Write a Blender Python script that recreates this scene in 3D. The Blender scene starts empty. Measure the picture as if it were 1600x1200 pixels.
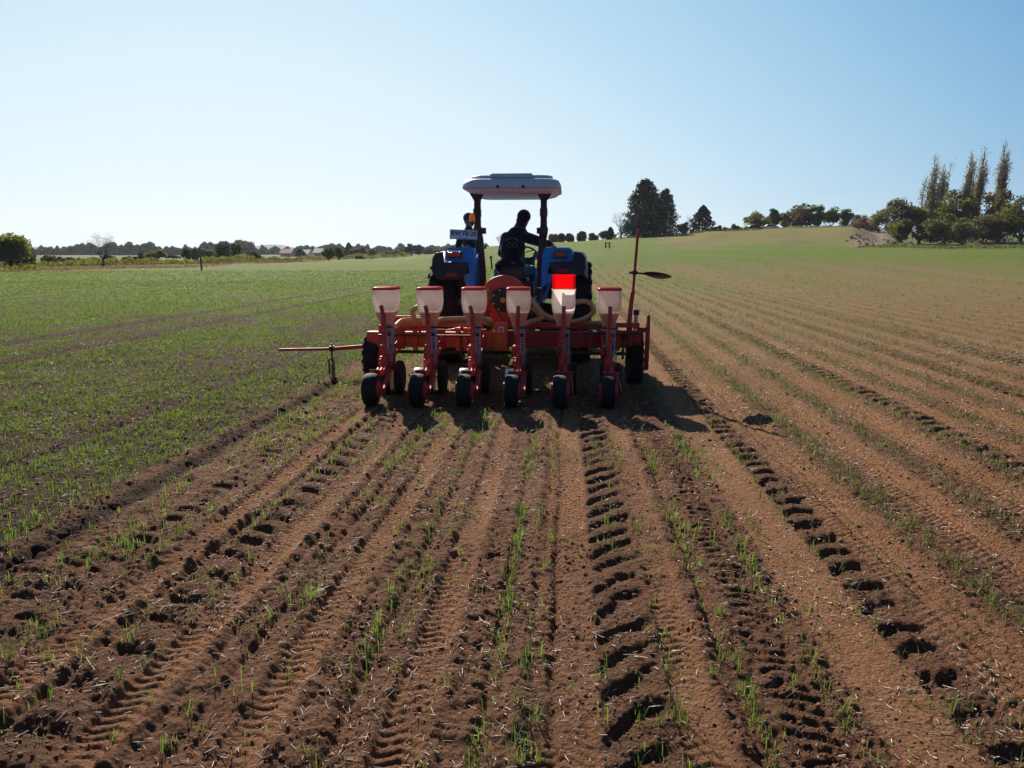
import bpy, math, random
import numpy as np
from mathutils import Vector, Matrix
R = math.radians
random.seed(7)
rng = np.random.default_rng(7)
scene = bpy.context.scene
col = scene.collection

# ------------------------------------------------------------------ camera, sky, sun, exposure
CAM_H, PITCH, YAW, FPX = 1.7, R(9.7), R(4.1), 1200.0
cam_d = bpy.data.cameras.new('camera'); cam = bpy.data.objects.new('camera', cam_d); col.objects.link(cam)
cam.location = (0, 0, CAM_H); cam.rotation_euler = (R(90) - PITCH, 0, YAW)
cam_d.sensor_width = 36; cam_d.lens = 27.0; cam_d.clip_start = 0.05; cam_d.clip_end = 20000
scene.camera = cam
SUN_EL, SUN_AZ = R(34), R(23.6)          # azimuth measured to the left of the row direction (+Y)
w = bpy.data.worlds.new("World"); scene.world = w; w.use_nodes = True
nt = w.node_tree
sky = nt.nodes.new('ShaderNodeTexSky'); sky.sky_type = 'NISHITA'; sky.sun_disc = False
sky.sun_elevation = SUN_EL; sky.sun_rotation = -SUN_AZ
sky.air_density = 1.0; sky.dust_density = 0.6; sky.ozone_density = 1.6; sky.altitude = 0
EXPO = 0.60
SUN_EL_, SUN_AZ_ = SUN_EL, SUN_AZ
bg1 = nt.nodes['Background']; nt.links.new(sky.outputs[0], bg1.inputs[0]); bg1.inputs[1].default_value = 0.05
# clear-air gradient: deep blue away from the sun, milky near it and near the horizon
tc = nt.nodes.new('ShaderNodeTexCoord'); sep = nt.nodes.new('ShaderNodeSeparateXYZ'); nt.links.new(tc.outputs['Generated'], sep.inputs[0])
dot = nt.nodes.new('ShaderNodeVectorMath'); dot.operation = 'DOT_PRODUCT'; nt.links.new(tc.outputs['Generated'], dot.inputs[0])
dot.inputs[1].default_value = (-math.sin(SUN_AZ) * math.cos(SUN_EL), math.cos(SUN_AZ) * math.cos(SUN_EL), math.sin(SUN_EL))
ez = nt.nodes.new('ShaderNodeMath'); ez.operation = 'MULTIPLY_ADD'; nt.links.new(sep.outputs['Z'], ez.inputs[0]); ez.inputs[1].default_value = -.95; ez.inputs[2].default_value = -.365
sm0 = nt.nodes.new('ShaderNodeMath'); sm0.operation = 'ADD'; nt.links.new(dot.outputs['Value'], sm0.inputs[0]); nt.links.new(ez.outputs[0], sm0.inputs[1])
sm = nt.nodes.new('ShaderNodeMath'); sm.operation = 'ADD'; nt.links.new(sm0.outputs[0], sm.inputs[0]); sm.inputs[1].default_value = .45
rp = nt.nodes.new('ShaderNodeValToRGB'); nt.links.new(sm.outputs[0], rp.inputs[0])
el = rp.color_ramp.elements; el[0].position = 0.0; el[0].color = (.030, .085, .200, 1); el[1].position = .95; el[1].color = (.86, .95, .99, 1)
for ps, cc in ((.30, (.060, .190, .42)), (.45, (.105, .340, .66)), (.58, (.26, .54, .79)), (.71, (.46, .73, .92)), (.81, (.69, .88, .98))):
    e_ = el.new(ps); e_.color = (*cc, 1)
bg2 = nt.nodes.new('ShaderNodeBackground'); nt.links.new(rp.outputs[0], bg2.inputs[0]); bg2.inputs[1].default_value = 1 / 2 ** EXPO
mxs = nt.nodes.new('ShaderNodeMixShader'); mxs.inputs[0].default_value = .86
nt.links.new(bg1.outputs[0], mxs.inputs[1]); nt.links.new(bg2.outputs[0], mxs.inputs[2]); nt.links.new(mxs.outputs[0], nt.nodes['World Output'].inputs[0])
sun_d = bpy.data.lights.new('sun', 'SUN'); sun = bpy.data.objects.new('sun', sun_d); col.objects.link(sun)
sun_d.energy = 5.0; sun_d.angle = R(0.5); sun_d.color = (1.0, 0.90, 0.77)
sdir = Vector((-math.sin(SUN_AZ) * math.cos(SUN_EL), math.cos(SUN_AZ) * math.cos(SUN_EL), math.sin(SUN_EL)))
sun.rotation_euler = sdir.to_track_quat('Z', 'Y').to_euler()
scene.view_settings.view_transform = 'Standard'; scene.view_settings.look = 'None'
scene.view_settings.exposure = EXPO; scene.view_settings.gamma = 1.0
scene.cycles.volume_bounces = 0
scene.cycles.max_bounces = 6
scene.cycles.transparent_max_bounces = 12

# ------------------------------------------------------------------ helpers
def new_mat(name):
    m = bpy.data.materials.new(name); m.use_nodes = True
    n = m.node_tree.nodes; l = m.node_tree.links
    for x in list(n):
        n.remove(x)
    out = n.new('ShaderNodeOutputMaterial')
    return m, n, l, out
def math_node(n, l, op, a, b=None, clamp=False):
    x = n.new('ShaderNodeMath'); x.operation = op; x.use_clamp = clamp
    for i, v in enumerate((a, b)):
        if v is None: continue
        if isinstance(v, (int, float)): x.inputs[i].default_value = v
        else: l.new(v, x.inputs[i])
    return x.outputs[0]
def mix_col(n, l, fac, a, b):
    x = n.new('ShaderNodeMix'); x.data_type = 'RGBA'
    for i, v in ((0, fac), (6, a), (7, b)):
        if isinstance(v, (int, float)): x.inputs[i].default_value = v
        elif isinstance(v, tuple): x.inputs[i].default_value = (*v, 1)
        else: l.new(v, x.inputs[i])
    return x.outputs[2]
def noise(n, l, scale, detail=4, rough=.6, vec=None):
    x = n.new('ShaderNodeTexNoise'); x.inputs['Scale'].default_value = scale
    x.inputs['Detail'].default_value = detail; x.inputs['Roughness'].default_value = rough
    if vec: l.new(vec, x.inputs['Vector'])
    return x.outputs['Fac']
def ramp(n, l, fac, lo, hi):
    x = n.new('ShaderNodeMapRange'); x.clamp = True
    x.inputs['From Min'].default_value = lo; x.inputs['From Max'].default_value = hi
    l.new(fac, x.inputs['Value']); return x.outputs['Result']
def coords(n):
    return n.new('ShaderNodeTexCoord').outputs['Object']

def paint(name, colr, rough=.45, dust=.35, metal=0., dustcol=(.30, .20, .13), scale=6, coat=0.0, bump=.02):
    """painted / plastic / metal surface with a layer of field dust and small wear"""
    m, n, l, out = new_mat(name)
    p = n.new('ShaderNodeBsdfPrincipled'); l.new(p.outputs[0], out.inputs[0])
    c = coords(n)
    f = ramp(n, l, noise(n, l, scale, 6, .7, c), .35, .75)
    f2 = math_node(n, l, 'MULTIPLY', f, dust)
    shade = mix_col(n, l, noise(n, l, scale * 5, 3, .5, c), tuple(x * .8 for x in colr), tuple(min(1, x * 1.15) for x in colr))
    l.new(mix_col(n, l, f2, shade, dustcol), p.inputs['Base Color'])
    p.inputs['Metallic'].default_value = metal
    l.new(math_node(n, l, 'ADD', math_node(n, l, 'MULTIPLY', f2, .5), rough, True), p.inputs['Roughness'])
    p.inputs['Coat Weight'].default_value = coat
    b = n.new('ShaderNodeBump'); b.inputs['Strength'].default_value = bump * 10; b.inputs['Distance'].default_value = .01
    l.new(noise(n, l, scale * 12, 4, .6, c), b.inputs['Height']); l.new(b.outputs[0], p.inputs['Normal'])
    return m
def cloth(name, colr, dustcol, scale=4):
    m = paint(name, colr, .9, .15, 0, dustcol, scale, bump=.12)
    p = [x for x in m.node_tree.nodes if x.type == 'BSDF_PRINCIPLED'][0]
    p.inputs['Sheen Weight'].default_value = .35; p.inputs['Sheen Roughness'].default_value = .35
    b = [x for x in m.node_tree.nodes if x.type == 'BUMP'][0]; b.inputs['Distance'].default_value = .03
    w_ = m.node_tree.nodes.new('ShaderNodeTexNoise'); w_.inputs['Scale'].default_value = 9; w_.inputs['Distortion'].default_value = 1.2
    m.node_tree.links.new(m.node_tree.nodes[[x.type for x in m.node_tree.nodes].index('TEX_COORD')].outputs['Object'], w_.inputs['Vector'])
    m.node_tree.links.new(w_.outputs['Fac'], b.inputs['Height'])
    return m
def translucent(name, dcol, tcol, fac=.5, gloss=.0, rough=.4, var=.3, vscale=3.0, alpha=0.):
    m, n, l, out = new_mat(name)
    c = coords(n)
    v = noise(n, l, vscale, 4, .6, c)
    oi = n.new('ShaderNodeObjectInfo')
    v2 = math_node(n, l, 'ADD', v, math_node(n, l, 'MULTIPLY', oi.outputs['Random'], .25))
    v3 = ramp(n, l, v2, .35, .95)
    def vc(cc): return mix_col(n, l, v3, tuple(x * (1 - var) for x in cc), tuple(min(1, x * (1 + var)) for x in cc))
    d = n.new('ShaderNodeBsdfDiffuse'); l.new(vc(dcol), d.inputs[0])
    t = n.new('ShaderNodeBsdfTranslucent'); l.new(vc(tcol), t.inputs[0])
    mx = n.new('ShaderNodeMixShader'); mx.inputs[0].default_value = fac
    l.new(d.outputs[0], mx.inputs[1]); l.new(t.outputs[0], mx.inputs[2])
    last = mx
    if gloss:
        g = n.new('ShaderNodeBsdfGlossy'); g.inputs['Roughness'].default_value = rough
        m2 = n.new('ShaderNodeMixShader'); m2.inputs[0].default_value = gloss
        l.new(mx.outputs[0], m2.inputs[1]); l.new(g.outputs[0], m2.inputs[2]); last = m2
    if alpha:
        g = n.new('ShaderNodeBsdfTransparent'); g.inputs[0].default_value = (*[min(1, x * 1.3) for x in tcol], 1)
        m2 = n.new('ShaderNodeMixShader'); m2.inputs[0].default_value = alpha
        l.new(last.outputs[0], m2.inputs[1]); l.new(g.outputs[0], m2.inputs[2]); last = m2
    l.new(last.outputs[0], out.inputs[0])
    return m

def tag(o, label=None, cat=None, group=None, kind=None):
    if label: o['label'] = label
    if cat: o['category'] = cat
    if group: o['group'] = group
    if kind: o['kind'] = kind
    return o
WL = {}
def empty(name, loc, parent=None):
    o = bpy.data.objects.new(name, None); col.objects.link(o); o.empty_display_size = .1
    pw = WL.get(parent.name, Vector((0, 0, 0))) if parent else Vector((0, 0, 0))
    o.location = Vector(loc) - pw; o.parent = parent; WL[o.name] = Vector(loc)
    return o
def wloc(o): return WL.get(o.name, Vector((0, 0, 0)))

def np_mesh(name, verts, faces, mat=None, smooth=False):
    """verts (n,3); faces (m,k) int array or list of such arrays"""
    me = bpy.data.meshes.new(name)
    if not isinstance(faces, list): faces = [faces]
    faces = [np.asarray(f, dtype=np.int32) for f in faces if len(f)]
    nl = sum(f.size for f in faces); nf = sum(len(f) for f in faces)
    me.vertices.add(len(verts)); me.vertices.foreach_set('co', np.asarray(verts, dtype=np.float32).ravel())
    me.loops.add(nl); me.loops.foreach_set('vertex_index', np.concatenate([f.ravel() for f in faces]))
    me.polygons.add(nf)
    sizes = np.concatenate([np.full(len(f), f.shape[1], dtype=np.int32) for f in faces])
    starts = np.concatenate([[0], np.cumsum(sizes)[:-1]]).astype(np.int32)
    me.polygons.foreach_set('loop_start', starts)
    if smooth: me.polygons.foreach_set('use_smooth', np.ones(nf, dtype=bool))
    me.update(calc_edges=True)
    if mat: me.materials.append(mat)
    return me
def link(name, me, loc=(0, 0, 0), parent=None):
    o = bpy.data.objects.new(name, me); col.objects.link(o); o.location = loc; o.parent = parent
    WL[o.name] = Vector(loc) + (wloc(parent) if parent else Vector((0, 0, 0)))
    return o

class MB:
    """collects shapes (world coordinates) for one mesh object"""
    def __init__(s): s.v = []; s.f = []
    def add(s, vs, fs):
        b = len(s.v); s.v += [tuple(v) for v in vs]; s.f += [tuple(i + b for i in f) for f in fs]; return s
    def box(s, c, d, rot=None):
        M = rot if rot is not None else Matrix.Identity(3)
        vs = [Vector(c) + M @ Vector((x * d[0] / 2, y * d[1] / 2, z * d[2] / 2)) for x in (-1, 1) for y in (-1, 1) for z in (-1, 1)]
        return s.add(vs, [(0, 1, 3, 2), (4, 6, 7, 5), (0, 4, 5, 1), (2, 3, 7, 6), (0, 2, 6, 4), (1, 5, 7, 3)])
    def loft(s, rings, cap=True, closed=True):
        b = len(s.v); n = len(rings[0])
        for r in rings: s.v += [tuple(p) for p in r]
        for i in range(len(rings) - 1):
            for j in range(n if closed else n - 1):
                k = (j + 1) % n
                s.f.append((b + i * n + j, b + i * n + k, b + (i + 1) * n + k, b + (i + 1) * n + j))
        if cap:
            s.f.append(tuple(b + j for j in reversed(range(n)))); s.f.append(tuple(b + (len(rings) - 1) * n + j for j in range(n)))
        return s
    def tube(s, pts, r, seg=10, cap=True):
        pts = [Vector(p) for p in pts]; n = len(pts)
        rs = r if isinstance(r, (list, tuple)) else [r] * n
        rings = []; up = None
        for i, p in enumerate(pts):
            t = (pts[min(i + 1, n - 1)] - pts[max(i - 1, 0)]).normalized()
            if up is None:
                up = Vector((0, 0, 1)) if abs(t.z) < .9 else Vector((0, 1, 0))
            a = t.cross(up).normalized(); b2 = a.cross(t).normalized(); up = b2
            rings.append([p + (a * math.cos(q) + b2 * math.sin(q)) * rs[i] for q in [2 * math.pi * j / seg for j in range(seg)]])
        return s.loft(rings, cap)
    def bar(s, p0, p1, w_, h_, up=(0, 0, 1)):
        p0 = Vector(p0); p1 = Vector(p1); t = (p1 - p0); L = t.length; t.normalize()
        u = Vector(up)
        if abs(t.dot(u)) > .95: u = Vector((0, 1, 0))
        a = t.cross(u).normalized(); b2 = a.cross(t).normalized()
        M = Matrix((a, t, b2)).transposed()
        return s.box((p0 + p1) / 2, (w_, L, h_), M)
    def lathe(s, prof, c, axis='X', seg=32, closed=False):
        """prof: list of (r, h) ; h along the axis"""
        c = Vector(c); rings = []
        for (r, h) in prof:
            ring = []
            for j in range(seg):
                a = 2 * math.pi * j / seg; ca, sa = r * math.cos(a), r * math.sin(a)
                ring.append(c + (Vector((h, ca, sa)) if axis == 'X' else Vector((ca, h, sa)) if axis == 'Y' else Vector((ca, sa, h))))
            rings.append(ring)
        if closed: rings.append(rings[0]); return s.loft(rings, False)
        return s.loft(rings, True)
    def prism(s, poly, axis, a, b_):
        """poly: list of 2-D points in the plane normal to axis"""
        def P(p, h):
            return (h, p[0], p[1]) if axis == 'X' else (p[0], h, p[1]) if axis == 'Y' else (p[0], p[1], h)
        return s.loft([[P(p, a) for p in poly], [P(p, b_) for p in poly]])
    def ell(s, c, r, seg=14, rings=9, rot=None):
        c = Vector(c); M = rot if rot is not None else Matrix.Identity(3); rg = []
        for i in range(rings + 1):
            t = math.pi * (i + .02) / (rings + .04); st, ct = math.sin(t), math.cos(t)
            rg.append([c + M @ Vector((r[0] * st * math.cos(q), r[1] * st * math.sin(q), r[2] * ct)) for q in [2 * math.pi * j / seg for j in range(seg)]])
        return s.loft(rg)
    def cap(s, p0, p1, r0, r1, seg=12):
        """tapered capsule"""
        p0 = Vector(p0); p1 = Vector(p1); t = (p1 - p0).normalized()
        pts = []; rs = []
        for a in (80, 50, 20): pts.append(p0 - t * r0 * math.sin(R(a))); rs.append(r0 * math.cos(R(a)))
        for a in (0, 25, 50, 80): pts.append(p1 + t * r1 * math.sin(R(a))); rs.append(r1 * math.cos(R(a)))
        return s.tube(pts, rs, seg)
    def build(s, name, mat, parent=None, smooth=None, bevel=0., remesh=0., loc=None, smooth_it=6):
        base = Vector(loc) if loc is not None else (wloc(parent) if parent else Vector((0, 0, 0)))
        me = bpy.data.meshes.new(name)
        me.from_pydata([tuple(Vector(v) - base) for v in s.v], [], s.f)
        me.materials.append(mat)
        if smooth:
            me.polygons.foreach_set('use_smooth', np.ones(len(me.polygons), dtype=bool))
            if smooth is not True: me.set_sharp_from_angle(angle=R(smooth))
        me.update()
        o = bpy.data.objects.new(name, me); col.objects.link(o)
        o.parent = parent; o.location = base - (wloc(parent) if parent else Vector((0, 0, 0)))
        WL[o.name] = base
        if bevel:
            b = o.modifiers.new('bevel', 'BEVEL'); b.width = bevel; b.segments = 2; b.limit_method = 'ANGLE'; b.angle_limit = R(35)
        if remesh:
            r = o.modifiers.new('remesh', 'REMESH'); r.mode = 'VOXEL'; r.voxel_size = remesh; r.use_smooth_shade = True
            q = o.modifiers.new('smooth', 'SMOOTH'); q.iterations = smooth_it; q.factor = .5
        return o

def text_mesh(name, body, size, mat, parent, loc, rot, depth=.002, sx=1.0, bold=0.0):
    cu = bpy.data.curves.new(name, 'FONT'); cu.body = body; cu.size = size; cu.extrude = depth; cu.offset = bold
    cu.align_x = 'CENTER'; cu.align_y = 'CENTER'
    tmp = bpy.data.objects.new('tmp', cu); col.objects.link(tmp)
    dg = bpy.context.evaluated_depsgraph_get()
    me = bpy.data.meshes.new_from_object(tmp.evaluated_get(dg)); bpy.data.objects.remove(tmp); bpy.data.curves.remove(cu)
    me.materials.clear(); me.materials.append(mat); me.name = name
    o = bpy.data.objects.new(name, me); col.objects.link(o); o.parent = parent
    o.location = Vector(loc) - wloc(parent); o.rotation_euler = rot; o.scale = (sx, 1, 1); WL[o.name] = Vector(loc)
    return o

# view geometry used to convert measured directions into real positions
_fw = Vector((-math.sin(YAW), math.cos(YAW), 0)); _rt = Vector((math.cos(YAW), math.sin(YAW), 0))
def PT(px, py, D):
    """point at horizontal distance D straight ahead whose photo position is px, py"""
    t = (600 - py) / FPX
    dz = D * (t * math.cos(PITCH) - math.sin(PITCH)) / (math.cos(PITCH) + t * math.sin(PITCH))
    fc = D * math.cos(PITCH) - dz * math.sin(PITCH)
    p = _fw * D + _rt * ((px - 800) / FPX * fc)
    return Vector((p.x, p.y, CAM_H + dz))

# ------------------------------------------------------------------ terrain
def vn(x, y, seed=0):
    xi = np.floor(x).astype(np.int64); yi = np.floor(y).astype(np.int64)
    fx = x - xi; fy = y - yi; fx = fx * fx * (3 - 2 * fx); fy = fy * fy * (3 - 2 * fy)
    def h(a, b):
        n = (a * 374761393 + b * 668265263 + seed * 1442695041) & 0xffffffff
        n = ((n ^ (n >> 13)) * 1274126177) & 0xffffffff
        n = ((n ^ (n >> 16)) * 2246822519) & 0xffffffff
        return ((n >> 8) & 0xffff) / 65535.0
    return (h(xi, yi) * (1 - fx) + h(xi + 1, yi) * fx) * (1 - fy) + (h(xi, yi + 1) * (1 - fx) + h(xi + 1, yi + 1) * fx) * fy
def ss(a, b, x):
    t = np.clip((x - a) / (b - a), 0, 1); return t * t * (3 - 2 * t)
TPX = np.array([-900, 600, 700, 760, 870, 950, 1000, 1130, 1250, 1325, 1375, 1420, 1600, 2600], float)
TD = np.array([0, 50, 110, 170, 260, 600, 9000], float)
TZ = np.array([
    [0, 0, 0, 0, 0, 0, 0, 0, 0, 0, 0, 0, 0, 0],
    [0, 0, 0, .05, .1, .15, .15, .15, .15, .15, .15, .15, .15, .15],
    [0, 0, .15, 1.1, 1.5, 1.95, 2.1, 2.2, 2.25, 2.3, 2.35, 2.35, 2.4, 2.6],
    [0, 0, 1.0, 3.0, 3.8, 4.3, 4.9, 6.2, 6.9, 7.2, 5.0, 4.1, 4.1, 4.1],
    [0, 0, 1.2, 3.6, 4.9, 5.6, 6.3, 7.8, 8.9, 9.4, 9.3, 8.2, 7.4, 7.4],
    [0, 0, 1.0, 3.6, 5.5, 6.5, 7.0, 9, 10, 11, 12, 12, 12, 12],
    [0, 0, 0, 2.0, 4, 5, 5, 5, 5, 5, 5, 5, 5, 5]], float)
def view_pd(X, Y):
    D = Y * math.cos(YAW) - X * math.sin(YAW); L = X * math.cos(YAW) + Y * math.sin(YAW)
    return 800 + FPX * L / (np.maximum(D, .5) * math.cos(PITCH)), D
def macro(X, Y):
    px, D = view_pd(X, Y)
    ci = np.clip(np.searchsorted(TPX, px) - 1, 0, len(TPX) - 2); cf = np.clip((px - TPX[ci]) / (TPX[ci + 1] - TPX[ci]), 0, 1)
    di = np.clip(np.searchsorted(TD, D) - 1, 0, len(TD) - 2); df = np.clip((D - TD[di]) / (TD[di + 1] - TD[di]), 0, 1)
    df2 = df * df * (3 - 2 * df); df = np.where((TD[di] >= 100) & (TD[di] < 300), df2 * .6 + df * .4, df)
    cf = cf * cf * (3 - 2 * cf)
    return (TZ[di, ci] * (1 - cf) + TZ[di, ci + 1] * cf) * (1 - df) + (TZ[di + 1, ci] * (1 - cf) + TZ[di + 1, ci + 1] * cf) * df
def gz(x, y): return float(macro(np.array([x]), np.array([y]))[0])

PRESS = [-2.185 + .536 * k for k in range(6)]
# lug prints: centre x, half width, pitch, depth, slant, start y, end y
LUGS = [(.27, .14, .235, .027, -1.0, 0, 11.2), (-1.86, .12, .26, .033, .6, 0, 11.2), (1.535, .115, .225, .034, -.35, 0, 400),
        (-2.52, .10, .17, .020, .6, 0, 9.8), (.885, .095, .085, .017, .15, 0, 9.8),
        (3.66, .15, .25, .032, -.5, 0, 60), (5.5, .24, .22, .030, .8, 0, 60), (7.1, .22, .22, .028, -.8, 0, 60),
        (-8.8, .17, .16, .022, .3, 0, 300), (-10.6, .17, .16, .022, -.3, 0, 300)]
def edge_D(px):       # far limit of the green field on the left side
    return np.interp(px, [-900, 0, 300, 450, 600, 650, 700], [60, 67, 88, 125, 200, 290, 400])
def soil(X, Y):
    """small relief of the field and its surface masks"""
    wob = (vn(Y * .7, Y * 0 + 3, 5) - .5) * .03
    x = X + wob
    ours = ss(-2.75, -2.55, x) * (1 - ss(1.2, 1.35, x)) * (1 - ss(8.4, 9.2, Y))
    near_fade = 1 / (1 + (np.maximum(Y, 0) / 40) ** 2)
    n1 = vn(X / .33, Y / .33, 1); n2 = vn(X / .13, Y / .13, 2); n3 = vn(X / .055 + 9, Y / .055, 3); n4 = vn(X / .026, Y / .026, 4); n5 = vn(X / .013, Y / .013, 8)
    big = vn(X / 1.3, Y / 1.3, 6)
    nw = vn(X / .085 + n1 * 2, Y / .085, 9)
    clod = ((np.abs(2 * n2 - 1) - .4) * .020 + (np.abs(2 * nw - 1) - .4) * .014 + (np.abs(2 * n3 - 1) - .4) * .014 + (n4 - .5) * .013 + (n5 - .5) * .007)
    rough = .75 + .9 * (big - .3)
    z = (n1 - .5) * .022 + clod * rough
    flat = (n1 - .5) * .010 + (n3 - .5) * .0055 + (n4 - .5) * .0055 + (n5 - .5) * .0042
    dry = np.zeros_like(X); dark = np.zeros_like(X)
    # strips rolled by the press wheels
    for i, xp in enumerate(PRESS):
        wd = .086 if i != 4 else .14
        cx = xp + (.03 if i == 4 else 0)
        m = (1 - ss(wd * .75, wd * 1.15, np.abs(x - cx))) * (1 - ss(8.2, 8.5, Y)) * (.45 + .55 * ss(.3, .6, vn(X / .25, Y / .7, 20 + i)))
        ph = (Y + .55 * np.abs(x - cx - .01) + .03 * n1 + .008 * n3) / (.056 if i != 4 else .05)
        saw = ph - np.floor(ph)
        tread = (-.0095 * np.exp(-((saw - .25) / .13) ** 2) + .004 * np.exp(-((saw - .6) / .2) ** 2)) * ss(.05, .35, vn(X / .5, Y / .9, 30 + i))
        lvl = -.022 + flat * .75 + tread
        z = z * (1 - m) + lvl * m
        lip = np.exp(-((np.abs(x - cx) - wd * 1.25) / .035) ** 2) * (1 - ss(8.2, 8.5, Y))
        z += lip * .022 * (.3 + n2)
        dry = np.maximum(dry, m)
    g = np.exp(-((x + .045 + (n2 - .5) * .03) / .022) ** 2) * (.3 + .9 * n2) * (1 - ss(8.2, 8.5, Y)); z -= .035 * g; dark = np.maximum(dark, g * .4)
    for xo, dd, ww in ((-1.36, .034, .026), (-.82, .034, .026), (-.30, .026, .024), (.68, .022, .022), (-2.04, .034, .026), (-1.49, .020, .02), (1.2, .03, .03)):
        z -= dd * np.exp(-((x - xo) / ww) ** 2) * (1 - ss(8.2, 8.6, Y)) * (.4 + n1)
    # the earlier pass to the right: bare strips between the green rows
    prev = ss(1.15, 1.3, X)
    ph = (x - 1.82) / .66; fr = np.abs(ph - np.round(ph)) * .66
    m = (1 - ss(.14, .21, fr)) * prev * (.6 + .4 * ss(.3, .6, vn(X / .6, Y / 1.6, 40)))
    sawp = (Y + .8 * fr) / .06; sawp = sawp - np.floor(sawp)
    z = z * (1 - m) + (flat - .012 - .012 * ss(0, .3, sawp) * (1 - ss(.3, .95, sawp))) * m
    dry = np.maximum(dry, m)
    z -= prev * .028 * np.exp(-((fr - .03) / .02) ** 2) * (.3 + n2)
    g2 = (1 - ss(.12, .2, np.abs(X - 1.28))); z = z * (1 - g2 * .9) + flat * g2 * .9; dry = np.maximum(dry, g2)
    # lug prints
    for (xc, hw, pitch, dep, sl, y0, y1) in LUGS:
        dx = x - xc
        m = (1 - ss(hw * .8, hw * 1.1, np.abs(dx))) * (1 - ss(y1 - .3, y1, Y))
        if not np.any(m > 0): continue
        jit = (vn(Y / pitch * .5, Y * 0 + xc, 11) - .5) * .6
        ph = (Y + sl * dx + 2.0 * dx * dx / hw * .25 + (n2 - .5) * .075 + (n3 - .5) * .045 + (n4 - .5) * .02 + (n1 - .5) * .05) / pitch + jit
        cell = np.floor(ph); fr2 = ph - cell
        amt = .55 + .75 * vn(cell * 7.13 + 3, cell * 0 + xc * 10, 12)
        pit = ss(.0, .22, fr2) * (1 - ss(.27, .47, fr2))
        ridge = ss(.40, .54, fr2) * (1 - ss(.75, 1., fr2))
        side = 1 - ss(hw * .68, hw * 1.08, np.abs(dx + .025 * np.sin(cell * 2.1) + (n3 - .5) * .07))
        base = z * .35 + flat - .008
        z = z * (1 - m) + (base - dep * pit * amt * side * (.72 + .5 * n3) + .012 * (n3 - .5) + .30 * dep * ridge * (.2 + 1.3 * n2)) * m
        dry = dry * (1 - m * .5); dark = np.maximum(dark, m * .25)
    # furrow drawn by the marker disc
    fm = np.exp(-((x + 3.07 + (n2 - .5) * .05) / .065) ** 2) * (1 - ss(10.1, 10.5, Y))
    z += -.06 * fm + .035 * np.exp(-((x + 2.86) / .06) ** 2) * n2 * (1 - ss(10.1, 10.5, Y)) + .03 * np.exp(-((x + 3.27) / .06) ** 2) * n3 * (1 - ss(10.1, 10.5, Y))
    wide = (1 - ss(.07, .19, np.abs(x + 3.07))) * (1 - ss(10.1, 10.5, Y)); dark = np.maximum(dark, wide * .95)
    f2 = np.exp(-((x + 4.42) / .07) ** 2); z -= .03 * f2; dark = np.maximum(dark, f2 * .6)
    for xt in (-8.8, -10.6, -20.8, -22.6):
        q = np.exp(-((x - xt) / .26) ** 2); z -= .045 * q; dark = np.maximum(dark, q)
    # pits along the left lug track, clumps torn out of the soil
    z *= near_fade
    return z, dry, dark
def crop_density(X, Y):
    px, D = view_pd(X, Y)
    n = vn(X / .5, Y / .9, 50); n2 = vn(X / 2.5, Y / 4, 51); n3 = vn(X / .16, Y / .16, 52)
    left = 1 - ss(-3.40, -3.2, X)
    ahead = ss(11.5, 12.5, Y) * (1 - ss(1.0, 1.2, X)) * (1 - left)
    ours = (1 - left) * (1 - ss(1.2, 1.3, X)) * (1 - ss(11.5, 12.5, Y))
    prev = ss(1.2, 1.35, X)
    rows = np.zeros_like(X)
    for xr, a in ((-3.45, .6), (-3.2, .5), (-2.92, .9), (-2.78, .9), (-2.64, .7), (-2.48, .35), (-2.34, .5), (-1.95, .45), (-1.72, .35), (-1.40, .6), (-1.27, .35), (-.84, .8), (-.71, .35), (-.28, .9), (-.16, .3), (-.10, .3), (.27, .22), (.44, .35), (.71, .6), (1.02, .9), (1.17, .3)):
        rows = np.maximum(rows, a * np.exp(-((X - xr) / .035) ** 2))
    d = ours * np.maximum(rows, .04) * (.25 + 1.3 * ss(.3, .75, n))
    ph = (X - 2.14) / .66; fr = np.abs(ph - np.round(ph)) * .66
    pv = np.exp(-(fr / .085) ** 2)
    thin = 1 / (1 + np.maximum(X - 3, 0) * .12)
    d += prev * (pv * (.35 + .9 * n) * 1.0 + .06) * thin * (1 - .4 * ss(8, 25, Y))
    d += left * (.55 + .75 * ss(.2, .7, n)) * (.48 + .75 * n2) * (.40 + .9 * n3)
    d += left * 1.6 * np.exp(-((X + 4.16) / .13) ** 2)
    d += ahead * .8
    for xt in (-8.8, -10.6, -8.8 - 12, -10.6 - 12, -8.8 - 24, -10.6 - 24):
        d *= 1 - .96 * np.exp(-((X - xt) / .30) ** 2)
    d *= 1 - .95 * np.exp(-((X + 4.42) / .08) ** 2)
    d *= 1 - .98 * np.exp(-((X + 3.07) / .14) ** 4) * (1 - ss(10.1, 10.5, Y))
    d *= 1 - .85 * np.exp(-((X - 1.535) / .13) ** 4) 
    return np.clip(d, 0, 1.3)

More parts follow.
